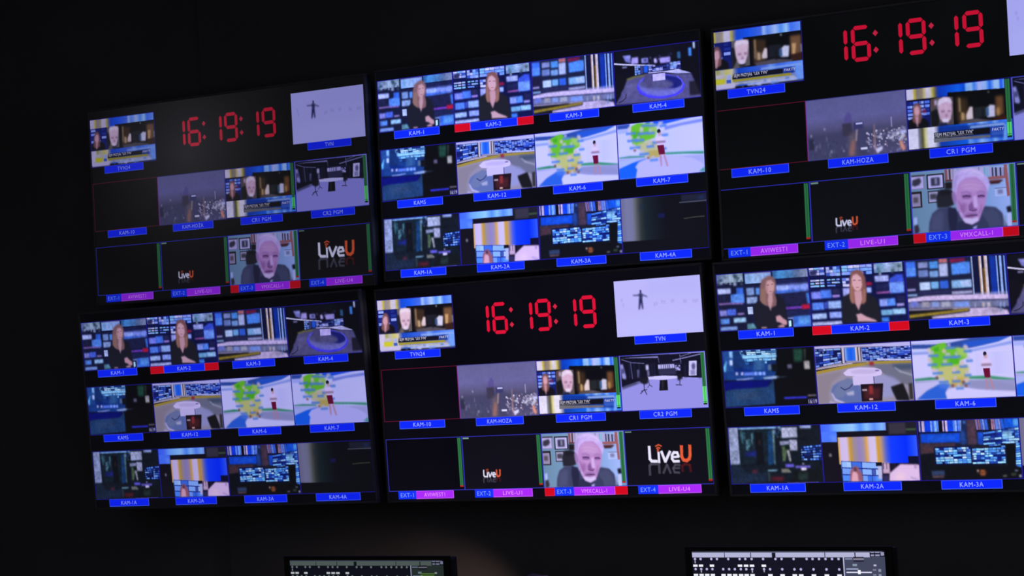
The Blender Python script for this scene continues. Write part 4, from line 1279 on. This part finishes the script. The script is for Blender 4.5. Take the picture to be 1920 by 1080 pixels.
structure('floor', box_mesh('floor', -5.0, 6.0, -8.0, 0.30, -0.10, 0.0), M_FLOOR)
structure('ceiling', box_mesh('ceiling', -5.0, 6.0, -3.0, 0.30, 3.70, 3.80), M_CEIL)
wall = structure('wall_back', box_mesh('wall_back', -5.0, 6.0, 0.20, 0.30, 0.0, 3.70), M_WALL)
structure('wall_left', box_mesh('wall_left', -3.10, -3.00, -6.0, 0.20, 0.0, 3.70), M_WALL)
PANEL_W = 3.00
panel_me = box_mesh('panel', 0.0012, PANEL_W - 0.0012, 0.0, 0.03, 0.06, 3.64, bevel=0.0012, seg=1)
for i in range(2, 5):
    add('panel', panel_me, wall, (-1.455 + (i - 2) * PANEL_W, 0.17, 0), mat=M_WALL)

# ---------------------------------------------------------------- screen graphics
K = 1.21 / 1920.0                      # metres per screen unit
LAYER = 0.0004


class Graphic:
    """flat coloured shapes on a display; x right, y down in screen units about an origin"""

    def __init__(self):
        self.v, self.f, self.c = [], [], []

    def poly(self, pts, color, layer=0):
        n = len(self.v)
        c = lin8(color)
        for x, y in pts:
            self.v.append((x * K, -layer * LAYER, -y * K))
            self.c.append((*c, 1))
        self.f.append(list(range(n, n + len(pts)))[::-1])

    def rect(self, x0, y0, x1, y1, color, layer=0):
        self.poly([(x0, y0), (x1, y0), (x1, y1), (x0, y1)], color, layer)

    def text(self, s, cx, cy, width, cap, color, layer=1, shear=0.0):
        vs, fs = glyphs(s)
        xs = [p[0] for p in vs]
        ys = [p[1] for p in vs]
        sx = width / (max(xs) - min(xs))
        sy = cap / 0.729
        mx = (max(xs) + min(xs)) / 2
        n = len(self.v)
        c = lin8(color)
        for x, y in vs:
            self.v.append(((cx + (x - mx) * sx + shear * y * sy) * K, -layer * LAYER, (-(cy + cap / 2) + y * sy) * K))
            self.c.append((*c, 1))
        self.f += [[i + n for i in f] for f in fs]

    def mesh(self, name):
        me = bpy.data.meshes.new(name)
        me.from_pydata(self.v, [], self.f)
        a = me.color_attributes.new('picture', 'FLOAT_COLOR', 'POINT')
        a.data.foreach_set('color', np.array(self.c, np.float32).ravel())
        return me


_glyph_cache = {}


def glyphs(s):
    if s not in _glyph_cache:
        cu = bpy.data.curves.new('lettering', 'FONT')
        cu.body = s
        cu.size = 1.0
        cu.resolution_u = 2
        cu.space_character = 1.12
        o = bpy.data.objects.new('lettering', cu)
        col.objects.link(o)
        dg = bpy.context.evaluated_depsgraph_get()
        me = bpy.data.meshes.new_from_object(o.evaluated_get(dg))
        vs = [(v.co.x, v.co.y) for v in me.vertices]
        fs = [list(p.vertices) for p in me.polygons]
        bpy.data.objects.remove(o)
        bpy.data.curves.remove(cu)
        bpy.data.meshes.remove(me)
        _glyph_cache[s] = (vs, fs)
    return _glyph_cache[s]


_images = {}


def picture_mesh(key, u0=0.0, u1=480.0):
    """grid mesh of one feed whose vertices carry the picture, cut to the columns u0..u1"""
    if key not in _images:
        _images[key] = paint(PICTURES[key])
    img = _images[key]
    c0, c1 = int(round(u0 / FW * NX)), int(round(u1 / FW * NX))
    img = img[:, c0:c1 + 1]
    h, w = img.shape[:2]
    xs = (np.linspace(c0, c1, w) / NX * FW - 240) * K
    zs = -(np.linspace(0, FH, h) - 135) * K
    co = np.zeros((h, w, 3), np.float32)
    co[..., 0] = xs[None, :]
    co[..., 2] = zs[:, None]
    idx = np.arange(h * w).reshape(h, w)
    q = np.stack([idx[:-1, :-1], idx[1:, :-1], idx[1:, 1:], idx[:-1, 1:]], -1).reshape(-1, 4)
    me = bpy.data.meshes.new('video_feed')
    me.vertices.add(h * w)
    me.vertices.foreach_set('co', co.ravel())
    me.loops.add(q.size)
    me.loops.foreach_set('vertex_index', q.ravel().astype(np.int32))
    me.polygons.add(len(q))
    me.polygons.foreach_set('loop_start', np.arange(0, q.size, 4, dtype=np.int32))
    me.update(calc_edges=True)
    a = me.color_attributes.new('picture', 'FLOAT_COLOR', 'POINT')
    rgba = np.ones((h, w, 4), np.float32)
    rgba[..., :3] = lin(img)
    a.data.foreach_set('color', rgba.ravel())
    return me


def plain_mesh(color, u0=0, u1=480):
    g = Graphic()
    g.rect(u0 - 240, -135, u1 - 240, 135, color)
    return g.mesh('video_feed')


BORDERS = {'blue': (30, 22, 140), 'bright': (50, 52, 185), 'red': (98, 14, 44), 'violet': (66, 62, 140)}


def border_mesh(kind, u0=0, u1=480):
    g = Graphic()
    c = BORDERS[kind]
    t = 3.0
    l, r = u0 - 240, u1 - 240
    g.rect(l, -135, r, -135 + t, c, 1)
    g.rect(l, 135 - t, r, 135, c, 1)
    if u0 == 0:
        g.rect(l, -135 + t, l + t, 135 - t, (136, 52, 180) if kind == 'violet' else c, 1)
    if u1 == 480:
        g.rect(r - t, -135 + t, r, 135 - t, c, 1)
    return g.mesh('feed_border')


def caption_mesh(text):
    g = Graphic()
    g.rect(-144, 135, 144, 175, (70, 100, 255), 2)
    g.rect(-141.5, 136.5, 141.5, 172, (4, 38, 255), 3)
    g.text(text, 0, 154, 18.6 * len(text), 22, (160, 178, 255), 4)
    return g.mesh('caption_bar')


def caption_ext_mesh(a, b):
    g = Graphic()
    g.rect(-180, 135, -67, 175, (10, 50, 250), 2)
    g.text(a, -124, 154, 82, 22, (130, 165, 255), 4)
    g.rect(-67, 135, 169, 175, (205, 95, 255), 2)
    g.rect(-67, 136.5, 166.5, 172, (172, 40, 250), 3)
    g.text(b, 50, 154, 16.4 * len(b), 21, (238, 150, 255), 4)
    return g.mesh('caption_bar')


def tally_mesh(x0, x1):
    g = Graphic()
    g.rect(x0, 135, x1, 175, (225, 40, 70), 2)
    g.rect(x0 + 2, 137, x1 - 2, 172, (214, 0, 24), 3)
    return g.mesh('tally_light')


def meter_mesh(level, foot, clip):
    """two-channel audio bar: dark green column, bright part from `level` down, small foot at the bottom"""
    g = Graphic()
    x0, x1 = 213, 233
    top, bot = -129, 119
    g.rect(x0, top, x1, bot, (22, 62, 40), 2)
    for a, b in ((x0, x0 + 9), (x1 - 9, x1)):
        g.rect(a, top, b, bot, (44, 118, 66), 3)
        if level is not None:
            g.rect(a, level, b, bot - 8, (96, 226, 112), 4)
    if foot:
        g.rect(x0, bot - 8, x1, bot, foot, 4)
    if level is not None:
        g.rect(x0, bot - 16, x1, bot - 13, (30, 120, 60), 5)
    return g.mesh('level_meter')


SEG = {'1': 'bc', '6': 'acdefg', '9': 'abcdfg'}


def digit_mesh(d):
    g = Graphic()
    w, h, t = 92.0, 158.0, 18.0
    x0, x1, y0, y1 = -w / 2, w / 2, -h / 2, h / 2
    red = (222, 12, 52)
    p = 2.5

    def hseg(y):
        a, b = x0 + t / 2 + p, x1 - t / 2 - p
        q = t / 2
        g.poly([(a, y), (a + q, y - q), (b - q, y - q), (b, y), (b - q, y + q), (a + q, y + q)], red, 1)

    def vseg(x, ya, yb):
        q = t / 2
        ya, yb = ya + p, yb - p
        g.poly([(x, ya), (x + q, ya + q), (x + q, yb - q), (x, yb), (x - q, yb - q), (x - q, ya + q)], red, 1)
    xl, xr = x0 + t / 2, x1 - t / 2
    for s in SEG[d]:
        if s == 'a': hseg(y0 + t / 2)
        if s == 'g': hseg(0)
        if s == 'd': hseg(y1 - t / 2)
        if s == 'b': vseg(xr, y0 + t / 2, 0)
        if s == 'c': vseg(xr, 0, y1 - t / 2)
        if s == 'f': vseg(xl, y0 + t / 2, 0)
        if s == 'e': vseg(xl, 0, y1 - t / 2)
    return g.mesh('clock_digit')


def colon_mesh():
    g = Graphic()
    for y in (-36, 38):
        g.poly([(0, y - 14), (13, y), (0, y + 14), (-13, y)], (214, 34, 66), 1)
    return g.mesh('clock_colon')


def headline_mesh(s, x0, y0, x1, cap, color=(226, 222, 246), shear=0.0):
    g = Graphic()
    g.text(s, (x0 + x1) / 2 - 240, y0 - 135, x1 - x0, cap, color, 1, shear)
    return g.mesh('headline_text')


_cache = {}


def cached(key, fn, *a):
    if key not in _cache:
        _cache[key] = fn(*a)
    return _cache[key]


# feed key -> (picture, caption, border, extras, words for the label)
FEEDS = {
    'kam1': ('kam1', 'KAM-1', 'blue', 'presenter in black turned aside before blue screens'),
    'kam2': ('kam2', 'KAM-2', 'blue', 'presenter in black facing the camera before blue screens'),
    'kam3': ('kam3', 'KAM-3', 'blue', 'empty white news desk before screens and striped wall'),
    'kam4': ('kam4', 'KAM-4', 'blue', 'dark studio with round blue lit platform'),
    'kam5': ('kam5', 'KAM5', 'blue', 'dim blue studio corner'),
    'kam12': ('kam12', 'KAM-12', 'blue', 'white desk and black monitor on studio floor'),
    'kam6': ('kam6', 'KAM-6', 'blue', 'weather map and presenter standing well right of it'),
    'kam7': ('kam7', 'KAM-7', 'blue', 'weather map and presenter standing in front of it'),
    'kam1a': ('kam1a', 'KAM-1A', 'blue', 'dark green control room with doorway'),
    'kam2a': ('kam2a', 'KAM-2A', 'blue', 'striped screen above two faces'),
    'kam3a': ('kam3a', 'KAM-3A', 'blue', 'two bright screen arrays in a dark room'),
    'kam4a': ('kam4a', 'KAM-4A', 'blue', 'almost black room with grey wall strip'),
    'tvn24': ('tvn24', 'TVN24', 'blue', 'news programme with yellow ticker'),
    'tvn': ('tvn', 'TVN', None, 'tiny dark figure with spread arms on white'),
    'kam10': (None, 'KAM-10', 'red', 'black feed in a thin red frame'),
    'hoza': ('hoza', 'KAM-HOZA', 'violet', 'hazy city skyline at night'),
    'cr1': ('cr1', 'CR1 PGM', 'blue', 'news programme split between two faces and a street'),
    'cr2': ('cr2', 'CR2 PGM', 'bright', 'grey studio with white round table'),
    'ext1': (None, ('EXT-1', 'AVIWEST1'), 'bright', 'black feed in a thin blue frame'),
    'ext2': ('logo_small', ('EXT-2', 'LIVE-U1'), 'bright', 'small white and orange logo on black'),
    'ext3': ('ext3', ('EXT-3', 'VMXCALL-1'), 'bright', 'grey-haired man in a video call'),
    'ext4': ('logo_large', ('EXT-4', 'LIVE-U4'), 'bright', 'large white and orange logo on black'),
}
CAMERAS = [['kam1', 'kam2', 'kam3', 'kam4'], ['kam5', 'kam12', 'kam6', 'kam7'], ['kam1a', 'kam2a', 'kam3a', 'kam4a']]
CLOCKED = [['tvn24', None, None, 'tvn'], ['kam10', 'hoza', 'cr1', 'cr2'], ['ext1', 'ext2', 'ext3', 'ext4']]


def feed(monitor, mat, key, c, r, sc, lo, hi):
    pic, cap, border, words = FEEDS[key]
    u0, u1 = (lo if c == 0 else 0), (480 - (1920 - hi) if c == 3 else 480)
    cut = (u0, u1)
    me = cached(('pic', key) + cut, (lambda: picture_mesh(pic, *cut)) if pic else (lambda: plain_mesh((0, 0, 0), *cut)))
    t = add('video_feed', me, monitor, ((480 * c + 240 - 960) * K * sc, -0.0010, -(360 * r + 135 - 495) * K * sc), mat=mat)
    t.scale = (sc, 1, sc)
    tag(t, words)
    if border:
        add('feed_border', cached(('border', border) + cut, lambda: border_mesh(border, *cut)), t, mat=mat)
    if isinstance(cap, tuple):
        cb = add('caption_bar', cached(('cap', cap), lambda: caption_ext_mesh(*cap)), t, mat=mat)
    else:
        cb = add('caption_bar', cached(('cap', cap), lambda: caption_mesh(cap)), t, mat=mat)
    if key == 'kam2':
        add('tally_light', cached('tl', lambda: tally_mesh(-240, -144)), t, mat=mat)
        add('tally_light', cached('tr', lambda: tally_mesh(144, 240)), t, mat=mat)
    if key == 'ext3':
        add('tally_light', cached('el', lambda: tally_mesh(-238, -180)), t, mat=mat)
        add('tally_light', cached('er', lambda: tally_mesh(169, 240)), t, mat=mat)
    if key in ('ext1', 'ext2', 'ext3', 'ext4') and u1 == 480:
        add('level_meter', cached('meter_red', lambda: meter_mesh(None, (176, 34, 26), True)), t, mat=mat)
    if key == 'cr1':
        add('level_meter', cached('meter_cr1', lambda: meter_mesh(54, (10, 30, 30), False)), t, mat=mat)
    if key == 'cr2' and u1 == 480:
        add('level_meter', cached('meter_cr2', lambda: meter_mesh(32, (10, 30, 30), False)), t, mat=mat)
    if key == 'cr1':
        add('headline_text', cached('head1', lambda: headline_mesh('SEJM PRZYJĄŁ "LEX TVN"', 126, 212, 300, 14)), t, mat=mat)
        add('headline_text', cached('head2', lambda: headline_mesh('FAKTY', 384, 213, 436, 13, shear=0.2)), t, mat=mat)
    if key == 'tvn24':
        add('headline_text', cached('head3', lambda: headline_mesh('SEJM PRZYJĄŁ "LEX TVN"', 130, 210, 302, 14)), t, mat=mat)
        add('headline_text', cached('head4', lambda: headline_mesh('FAKTY', 384, 211, 438, 13, shear=0.2)), t, mat=mat)
    if key == 'kam5':
        add('headline_text', cached('head5', lambda: headline_mesh('16:19', 433, 253, 475, 19, (190, 185, 215))), t, mat=mat)
    return t


# ---------------------------------------------------------------- video wall monitors
SW, SH, BZ = 1.21, 0.680625, 0.008


def bezel_mesh(dz):
    bm = bmesh.new()
    for x0, x1, z0, z1 in ((-SW / 2 - BZ, SW / 2 + BZ, SH / 2, SH / 2 + BZ), (-SW / 2 - BZ, SW / 2 + BZ, -SH / 2 - BZ, -SH / 2),
                           (-SW / 2 - BZ, -SW / 2, -SH / 2, SH / 2), (SW / 2, SW / 2 + BZ, -SH / 2, SH / 2)):
        box(bm, x0, x1, -0.005, 0.012, z0 + dz, z1 + dz, bevel=0.0015, seg=1)
    return bm_mesh('bezel', bm)


def screen_mesh(dz):
    bm = bmesh.new()
    box(bm, -SW / 2, SW / 2, 0.0, 0.006, -SH / 2 + dz, SH / 2 + dz)
    me = bm_mesh('screen', bm)
    a = me.color_attributes.new('picture', 'FLOAT_COLOR', 'POINT')
    a.data.foreach_set('color', [0.0, 0.0, 0.0, 1.0] * len(me.vertices))
    return me


def housing_mesh(dz):
    bm = bmesh.new()
    box(bm, -SW / 2 - 0.004, SW / 2 + 0.004, 0.012, 0.040, -SH / 2 - 0.004 + dz, SH / 2 + 0.004 + dz, bevel=0.004, seg=1)
    box(bm, -0.36, 0.36, 0.036, 0.062, -0.20, 0.20, bevel=0.006, seg=1)
    for i in range(9):                      # ventilation ribs
        box(bm, -0.30 + i * 0.075 - 0.02, -0.30 + i * 0.075 + 0.02, 0.038, 0.044, 0.23, 0.26)
    return bm_mesh('back_housing', bm)


def bracket_mesh(depth):
    bm = bmesh.new()
    box(bm, -0.24, 0.24, 0.060, 0.068, -0.02, 0.02)
    box(bm, -0.14, -0.10, 0.060, 0.075, -0.19, 0.19)
    box(bm, 0.10, 0.14, 0.060, 0.075, -0.19, 0.19)
    box(bm, -0.05, 0.05, 0.066, depth, -0.05, 0.05)
    return bm_mesh('wall_bracket', bm)


def wall_monitor(label, layout, loc, rot, gain, black, sc=1.0, clock=False, clouding=0.35, tint=(1, 1, 1), glow=None):
    e = add('wall_monitor', None, None, (loc[0], loc[1], loc[2] + 2.0), [math.radians(a) for a in rot])
    tag(e, label, 'monitor', 'monitors of the video wall')
    mat = display('lit_screen', [gain * t for t in tint], black, clouding, panel=e, glow=glow)
    dz = -17.7 * K * sc if sc > 1 else 0.0
    add('back_housing', housing_mesh(dz), e, mat=M_HOUS)
    add('bezel', bezel_mesh(dz), e, mat=M_BEZEL)
    add('screen', screen_mesh(dz), e, mat=mat)
    add('wall_bracket', bracket_mesh(0.170 - loc[1]), e, mat=M_STEEL)
    lo, hi = (960 - 960 / sc, 960 + 960 / sc)
    for r, row in enumerate(layout):
        for c, key in enumerate(row):
            if key:
                feed(e, mat, key, c, r, sc, lo, hi)
    if clock:
        y = 136.5
        for ch, x in zip('161919', (652, 762, 913, 1022, 1172, 1283)):
            d = add('clock_digit', cached(('digit', ch), digit_mesh, ch), e, ((x - 960) * K * sc, -0.001, -(y - 495) * K * sc), mat=mat)
            d.scale = (sc, 1, sc)
        for x in (832, 1094):
            d = add('clock_colon', cached('colon', colon_mesh), e, ((x - 960) * K * sc, -0.001, -(y - 1.5 - 495) * K * sc), mat=mat)
            d.scale = (sc, 1, sc)
    return e


wall_monitor('wall monitor with dim red clock, hazy blacks, top left corner of the video wall', CLOCKED,
             (-1.2393, 0.0096, 0.3541), (-0.71, 0.16, 0.15), 0.52, (13, 13, 15), clock=True, clouding=0.2, tint=(.78, .80, .98), glow=(-0.16, 0.16, 0.62, 4.5))
wall_monitor('dim wall monitor of camera feeds below the hazy clock monitor, bottom left of video wall', CAMERAS,
             (-1.2468, -0.0672, -0.3566), (2.07, -0.37, 0.66), 0.60, (9, 9, 13), tint=(1.08, 1.12, 1.32))
wall_monitor('vivid blue wall monitor of camera feeds, middle of the top row', CAMERAS,
             (-0.0094, 0.0526, 0.3569), (-0.86, 0.45, -0.46), 1.1, (10, 10, 18), tint=(.88, .95, 1.15))
wall_monitor('brightest red clock wall monitor, middle of the bottom row', CLOCKED,
             (-0.0174, -0.0062, -0.3541), (-0.02, -0.26, -0.67), 1.0, (11, 9, 18), clock=True)
wall_monitor('wall monitor with large red clock cut by the right edge of the photo', CLOCKED,
             (1.2651, 0.0238, 0.3548), (-2.06, 0.0, 0.3), 0.80, (7, 8, 10), sc=1.041, clock=True, tint=(.9, .96, 1.08))
wall_monitor('crisp wall monitor of camera feeds cut by the right edge, lower right', CAMERAS,
             (1.2477, -0.0125, -0.3551), (1.57, 0.02, 0.01), 1.0, (8, 8, 15), tint=(1, 1, 1))

# ---------------------------------------------------------------- control desk
DESK_Z = 0.78
desk = add('control_desk', None, None, (0.6, -1.0, 0))
tag(desk, 'long dark control desk below the video wall', 'desk')
add('worktop', box_mesh('worktop', -1.9, 1.9, -0.45, 0.62, DESK_Z - 0.04, DESK_Z, bevel=0.006), desk, mat=M_DESK)
for x in (-1.85, -0.62, 0.62, 1.85):
    add('side_panel', cached('side_panel', lambda: box_mesh('side_panel', -0.02, 0.02, -0.38, 0.58, 0.0, DESK_Z - 0.04, bevel=0.003)), desk, (x, 0, 0), mat=M_DESK)
add('modesty_panel', box_mesh('modesty_panel', -1.83, 1.83, 0.50, 0.52, 0.12, DESK_Z - 0.04), desk, mat=M_DESK)

# ---------------------------------------------------------------- desk monitors with routing matrix
MW, MH = 0.541, 0.304
PX = 0.541 / 364.0 * 1920 / 1.21       # one column step of the matrix picture in screen units


def matrix_mesh(bar, dot, side, green):
    g = Graphic()

    def X(px):
        return (px - 1296) * PX - MW / 2 / K

    def Y(py):
        return (py - 1033.5) * PX * 0.93 - MH / 2 / K
    H = MH / K / 2
    white = (245, 245, 255)
    g.rect(X(1296), -H, X(1660), H, (16, 15, 30), 0)
    g.rect(X(1296.5), Y(1034.5), X(1655), Y(1037), (88, 92, 112), 1)
    for a, b in ((1297, 1359.5), (1360.8, 1410), (1411.5, 1451), (1458, 1549.5), (1551, 1604.5), (1606.5, 1632)):
        g.rect(X(a), Y(1036.5), X(b), Y(1045), bar, 2)
    for a, b, y0, y1 in ((1634, 1640, 1035.5, 1037.5), (1642, 1650, 1035.5, 1037.5), (1634, 1640, 1040, 1043), (1642, 1650, 1040, 1043), (1652, 1658, 1036, 1042)):
        g.rect(X(a), Y(y0), X(b), Y(y1), (150, 150, 185), 2)
    g.rect(X(1584), Y(1044), X(1660), H, side, 1)
    g.rect(X(1583), Y(1044), X(1585), H, (190, 190, 225), 2)
    r1 = [1302, 1313, 1334, 1345, 1367, 1389, 1400, 1412, 1434, 1457.5, 1469, 1491.7, 1516, 1527, 1539, 1551, 1563, 1575]
    d1 = [1302, 1313, 1334.5, 1389, 1400.6, 1412, 1434.6]
    r2 = [1302, 1313, 1324, 1335, 1356, 1367.5, 1378.5, 1390, 1400.6, 1412, 1434.6, 1446, 1469, 1492, 1504, 1527.6, 1551.6, 1575]
    rnd = random.Random(7)
    y = 1048.0
    rows = [(1048, r1, d1, 1060.3), (1066.8, r2, r2[:10] + r2[11:], 1077.6)]
    yy = 1084.5
    while (yy + 14 - 1033.5) * PX * 0.93 < MH / K - 8:
        a = [x for x in r2 if rnd.random() < .75]
        rows.append((yy, a, [x for x in a if rnd.random() < .7], yy + 10.5))
        yy += 17.5
    for ya, a, b, yb in rows:
        for x in a:
            g.poly([(X(x) + 2.4 * PX * math.cos(t), Y(ya) + 2.2 * PX * math.sin(t)) for t in [k * math.tau / 8 for k in range(8)]], dot, 2)
        for x in b:
            g.rect(X(x - 4.2), Y(yb - 1.9), X(x + 4.2), Y(yb + 1.9), white, 2)
    for x, ya, yb in ((1302, 1051, 1056), (1313, 1069, 1073), (1412, 1069, 1073), (1434.6, 1064, 1072)):
        g.rect(X(x - 1), Y(ya), X(x + 1), Y(yb), (170, 170, 190), 2)
    # control panel on the right of the picture
    g.rect(X(1587), Y(1047), X(1600), Y(1049), (140, 150, 180), 2)
    g.rect(X(1602), Y(1044), X(1621), Y(1047), (26, 24, 44), 2)
    g.rect(X(1602), Y(1047.3), X(1621), Y(1049), (165, 155, 175), 3)
    g.rect(X(1602), Y(1051), X(1621), Y(1053), (26, 24, 44), 2)
    g.rect(X(1600), Y(1057), X(1608), Y(1061), (135, 150, 170), 2)
    g.rect(X(1588), Y(1065), X(1610), Y(1067), (170, 180, 215), 2)
    g.rect(X(1588), Y(1071), X(1634), Y(1073), (225, 225, 250), 2)
    g.rect(X(1609), Y(1068), X(1614), Y(1075), (245, 245, 255), 3)
    g.rect(X(1638), Y(1058), X(1643), Y(1061), (190, 190, 215), 2)
    for i in range(5):
        g.rect(X(1588), Y(1082 + i * 9), X(1612 + (i % 3) * 12), Y(1084 + i * 9), (130, 140, 165), 2)
        g.rect(X(1636), Y(1066 + i * 9), X(1642), Y(1069 + i * 9), (120, 125, 150), 2)
        g.rect(X(1646), Y(1066 + i * 9), X(1651), Y(1071 + i * 9), (140, 145, 170), 2)
    if green:
        for i in range(4):
            g.rect(X(1606), Y(1060 + i * 3.2), X(1640 - i * 3), Y(1061.4 + i * 3.2), (120, 165, 60), 4)
    return g.mesh('routing_matrix')


def desk_monitor(label, loc, gain, black, tint, picture):
    e = add('desk_monitor', None, None, (loc[0], loc[1] + 0.06, DESK_Z))
    tag(e, label, 'monitor', 'monitors on the control desk')
    zc = loc[2] - MH / 2 - DESK_Z
    mat = display('lit_desk_screen', [gain * t for t in tint], black, 0.2, 0.0)
    bz = 0.018
    bm = bmesh.new()
    for x0, x1, z0, z1 in ((-MW / 2 - bz, MW / 2 + bz, MH / 2, MH / 2 + bz * .6), (-MW / 2 - bz, MW / 2 + bz, -MH / 2 - bz, -MH / 2),
                           (-MW / 2 - bz, -MW / 2, -MH / 2, MH / 2), (MW / 2, MW / 2 + bz, -MH / 2, MH / 2)):
        box(bm, x0, x1, -0.066, -0.050, z0 + zc, z1 + zc, bevel=0.002, seg=1)
    add('bezel', bm_mesh('bezel', bm), e, mat=M_DESKBEZ)
    add('back_housing', box_mesh('back_housing', -MW / 2 - 0.012, MW / 2 + 0.012, -0.052, -0.012, zc - MH / 2 - 0.012, zc + MH / 2 + 0.006, bevel=0.008), e, mat=M_HOUS)
    add('screen', matrix_mesh(*picture), e, (0, -0.060, zc), mat=mat)
    bm = bmesh.new()
    box(bm, -0.035, 0.035, -0.014, 0.012, 0.010, zc + 0.05, bevel=0.006)
    add('stand', bm_mesh('stand', bm), e, mat=M_HOUS)
    bm = bmesh.new()
    tube(bm, [(0, 0, 0.0), (0, 0, 0.012), (0, 0, 0.018)], [0.11, 0.11, 0.095], 28)
    add('foot', smooth(bm_mesh('foot', bm)), e, mat=M_HOUS)
    return e


desk_monitor('dim greenish desk monitor with routing grid at the bottom edge, below the middle wall monitors', (-0.0555, -0.9, 1.213), 0.55, (7, 8, 10), (0.92, 1.0, 0.95),
             ((102, 112, 112), (140, 145, 150), (48, 58, 56), True))
desk_monitor('bright desk monitor with white routing grid at the bottom edge, lower right', (1.2655, -0.9, 1.2355), 1.0, (7, 7, 14), (1.0, 1.0, 1.0),
             ((180, 180, 214), (185, 180, 225), (66, 70, 92), False))

# ---------------------------------------------------------------- desk lamp that throws a warm pool on the wall
lx, ly = 0.30, -0.52
lamp = add('desk_lamp', None, None, (lx, ly, DESK_Z))
tag(lamp, 'small gooseneck desk lamp between the two desk monitors, throwing warm light on the wall', 'lamp')
bm = bmesh.new()
tube(bm, [(0, 0, 0), (0, 0, 0.015), (0, 0, 0.022)], [0.07, 0.07, 0.05], 24)
add('base', smooth(bm_mesh('base', bm)), lamp, mat=M_LAMP)
hx, hy, hz = 0.14 - lx, -0.30 - ly, 1.077 - DESK_Z
bm = bmesh.new()
neck = [(0, 0, 0.02), (0.01, 0, 0.12), (0.01, 0.02, 0.20), (-0.005, 0.07, 0.252), (-0.05, 0.13, 0.279), (hx + 0.035, hy - 0.025, hz + 0.002)]
tube(bm, neck, 0.006, 10)
add('gooseneck', smooth(bm_mesh('gooseneck', bm)), lamp, mat=M_STEEL)
aim = Vector((-0.64, 0.17, 0.86)) - Vector((0.14, -0.30, 1.077))
aim.normalize()
h0 = Vector((hx, hy, hz))
bm = bmesh.new()
tube(bm, [h0 - aim * 0.045, h0 - aim * 0.035, h0, h0 + aim * 0.05], [0.012, 0.016, 0.022, 0.036], 24, cap=False)
me = smooth(bm_mesh('shade', bm))
sh = add('shade', me, lamp, mat=M_LAMP)
sol = sh.modifiers.new('thickness', 'SOLIDIFY')
sol.thickness = 0.0015
bulb_m = bpy.data.materials.new('warm_bulb')
bulb_m.use_nodes = True
bb = bulb_m.node_tree.nodes['Principled BSDF']
bb.inputs['Emission Color'].default_value = (1.0, 0.66, 0.5, 1)
bb.inputs['Emission Strength'].default_value = 3.0
bm = bmesh.new()
bmesh.ops.create_uvsphere(bm, u_segments=16, v_segments=10, radius=0.012)
add('bulb', smooth(bm_mesh('bulb', bm)), lamp, tuple(h0 + aim * 0.012), mat=bulb_m)
sd = bpy.data.lights.new('lamp_light', 'SPOT')
sd.energy = 15.0
sd.color = (1.0, 0.66, 0.56)
sd.spot_size = math.radians(50)
sd.spot_blend = 1.0
sd.shadow_soft_size = 0.02
so = bpy.data.objects.new('lamp_light', sd)
col.objects.link(so)
so.parent = lamp
so.location = h0 + aim * 0.052
so.rotation_euler = aim.to_track_quat('-Z', 'Y').to_euler()
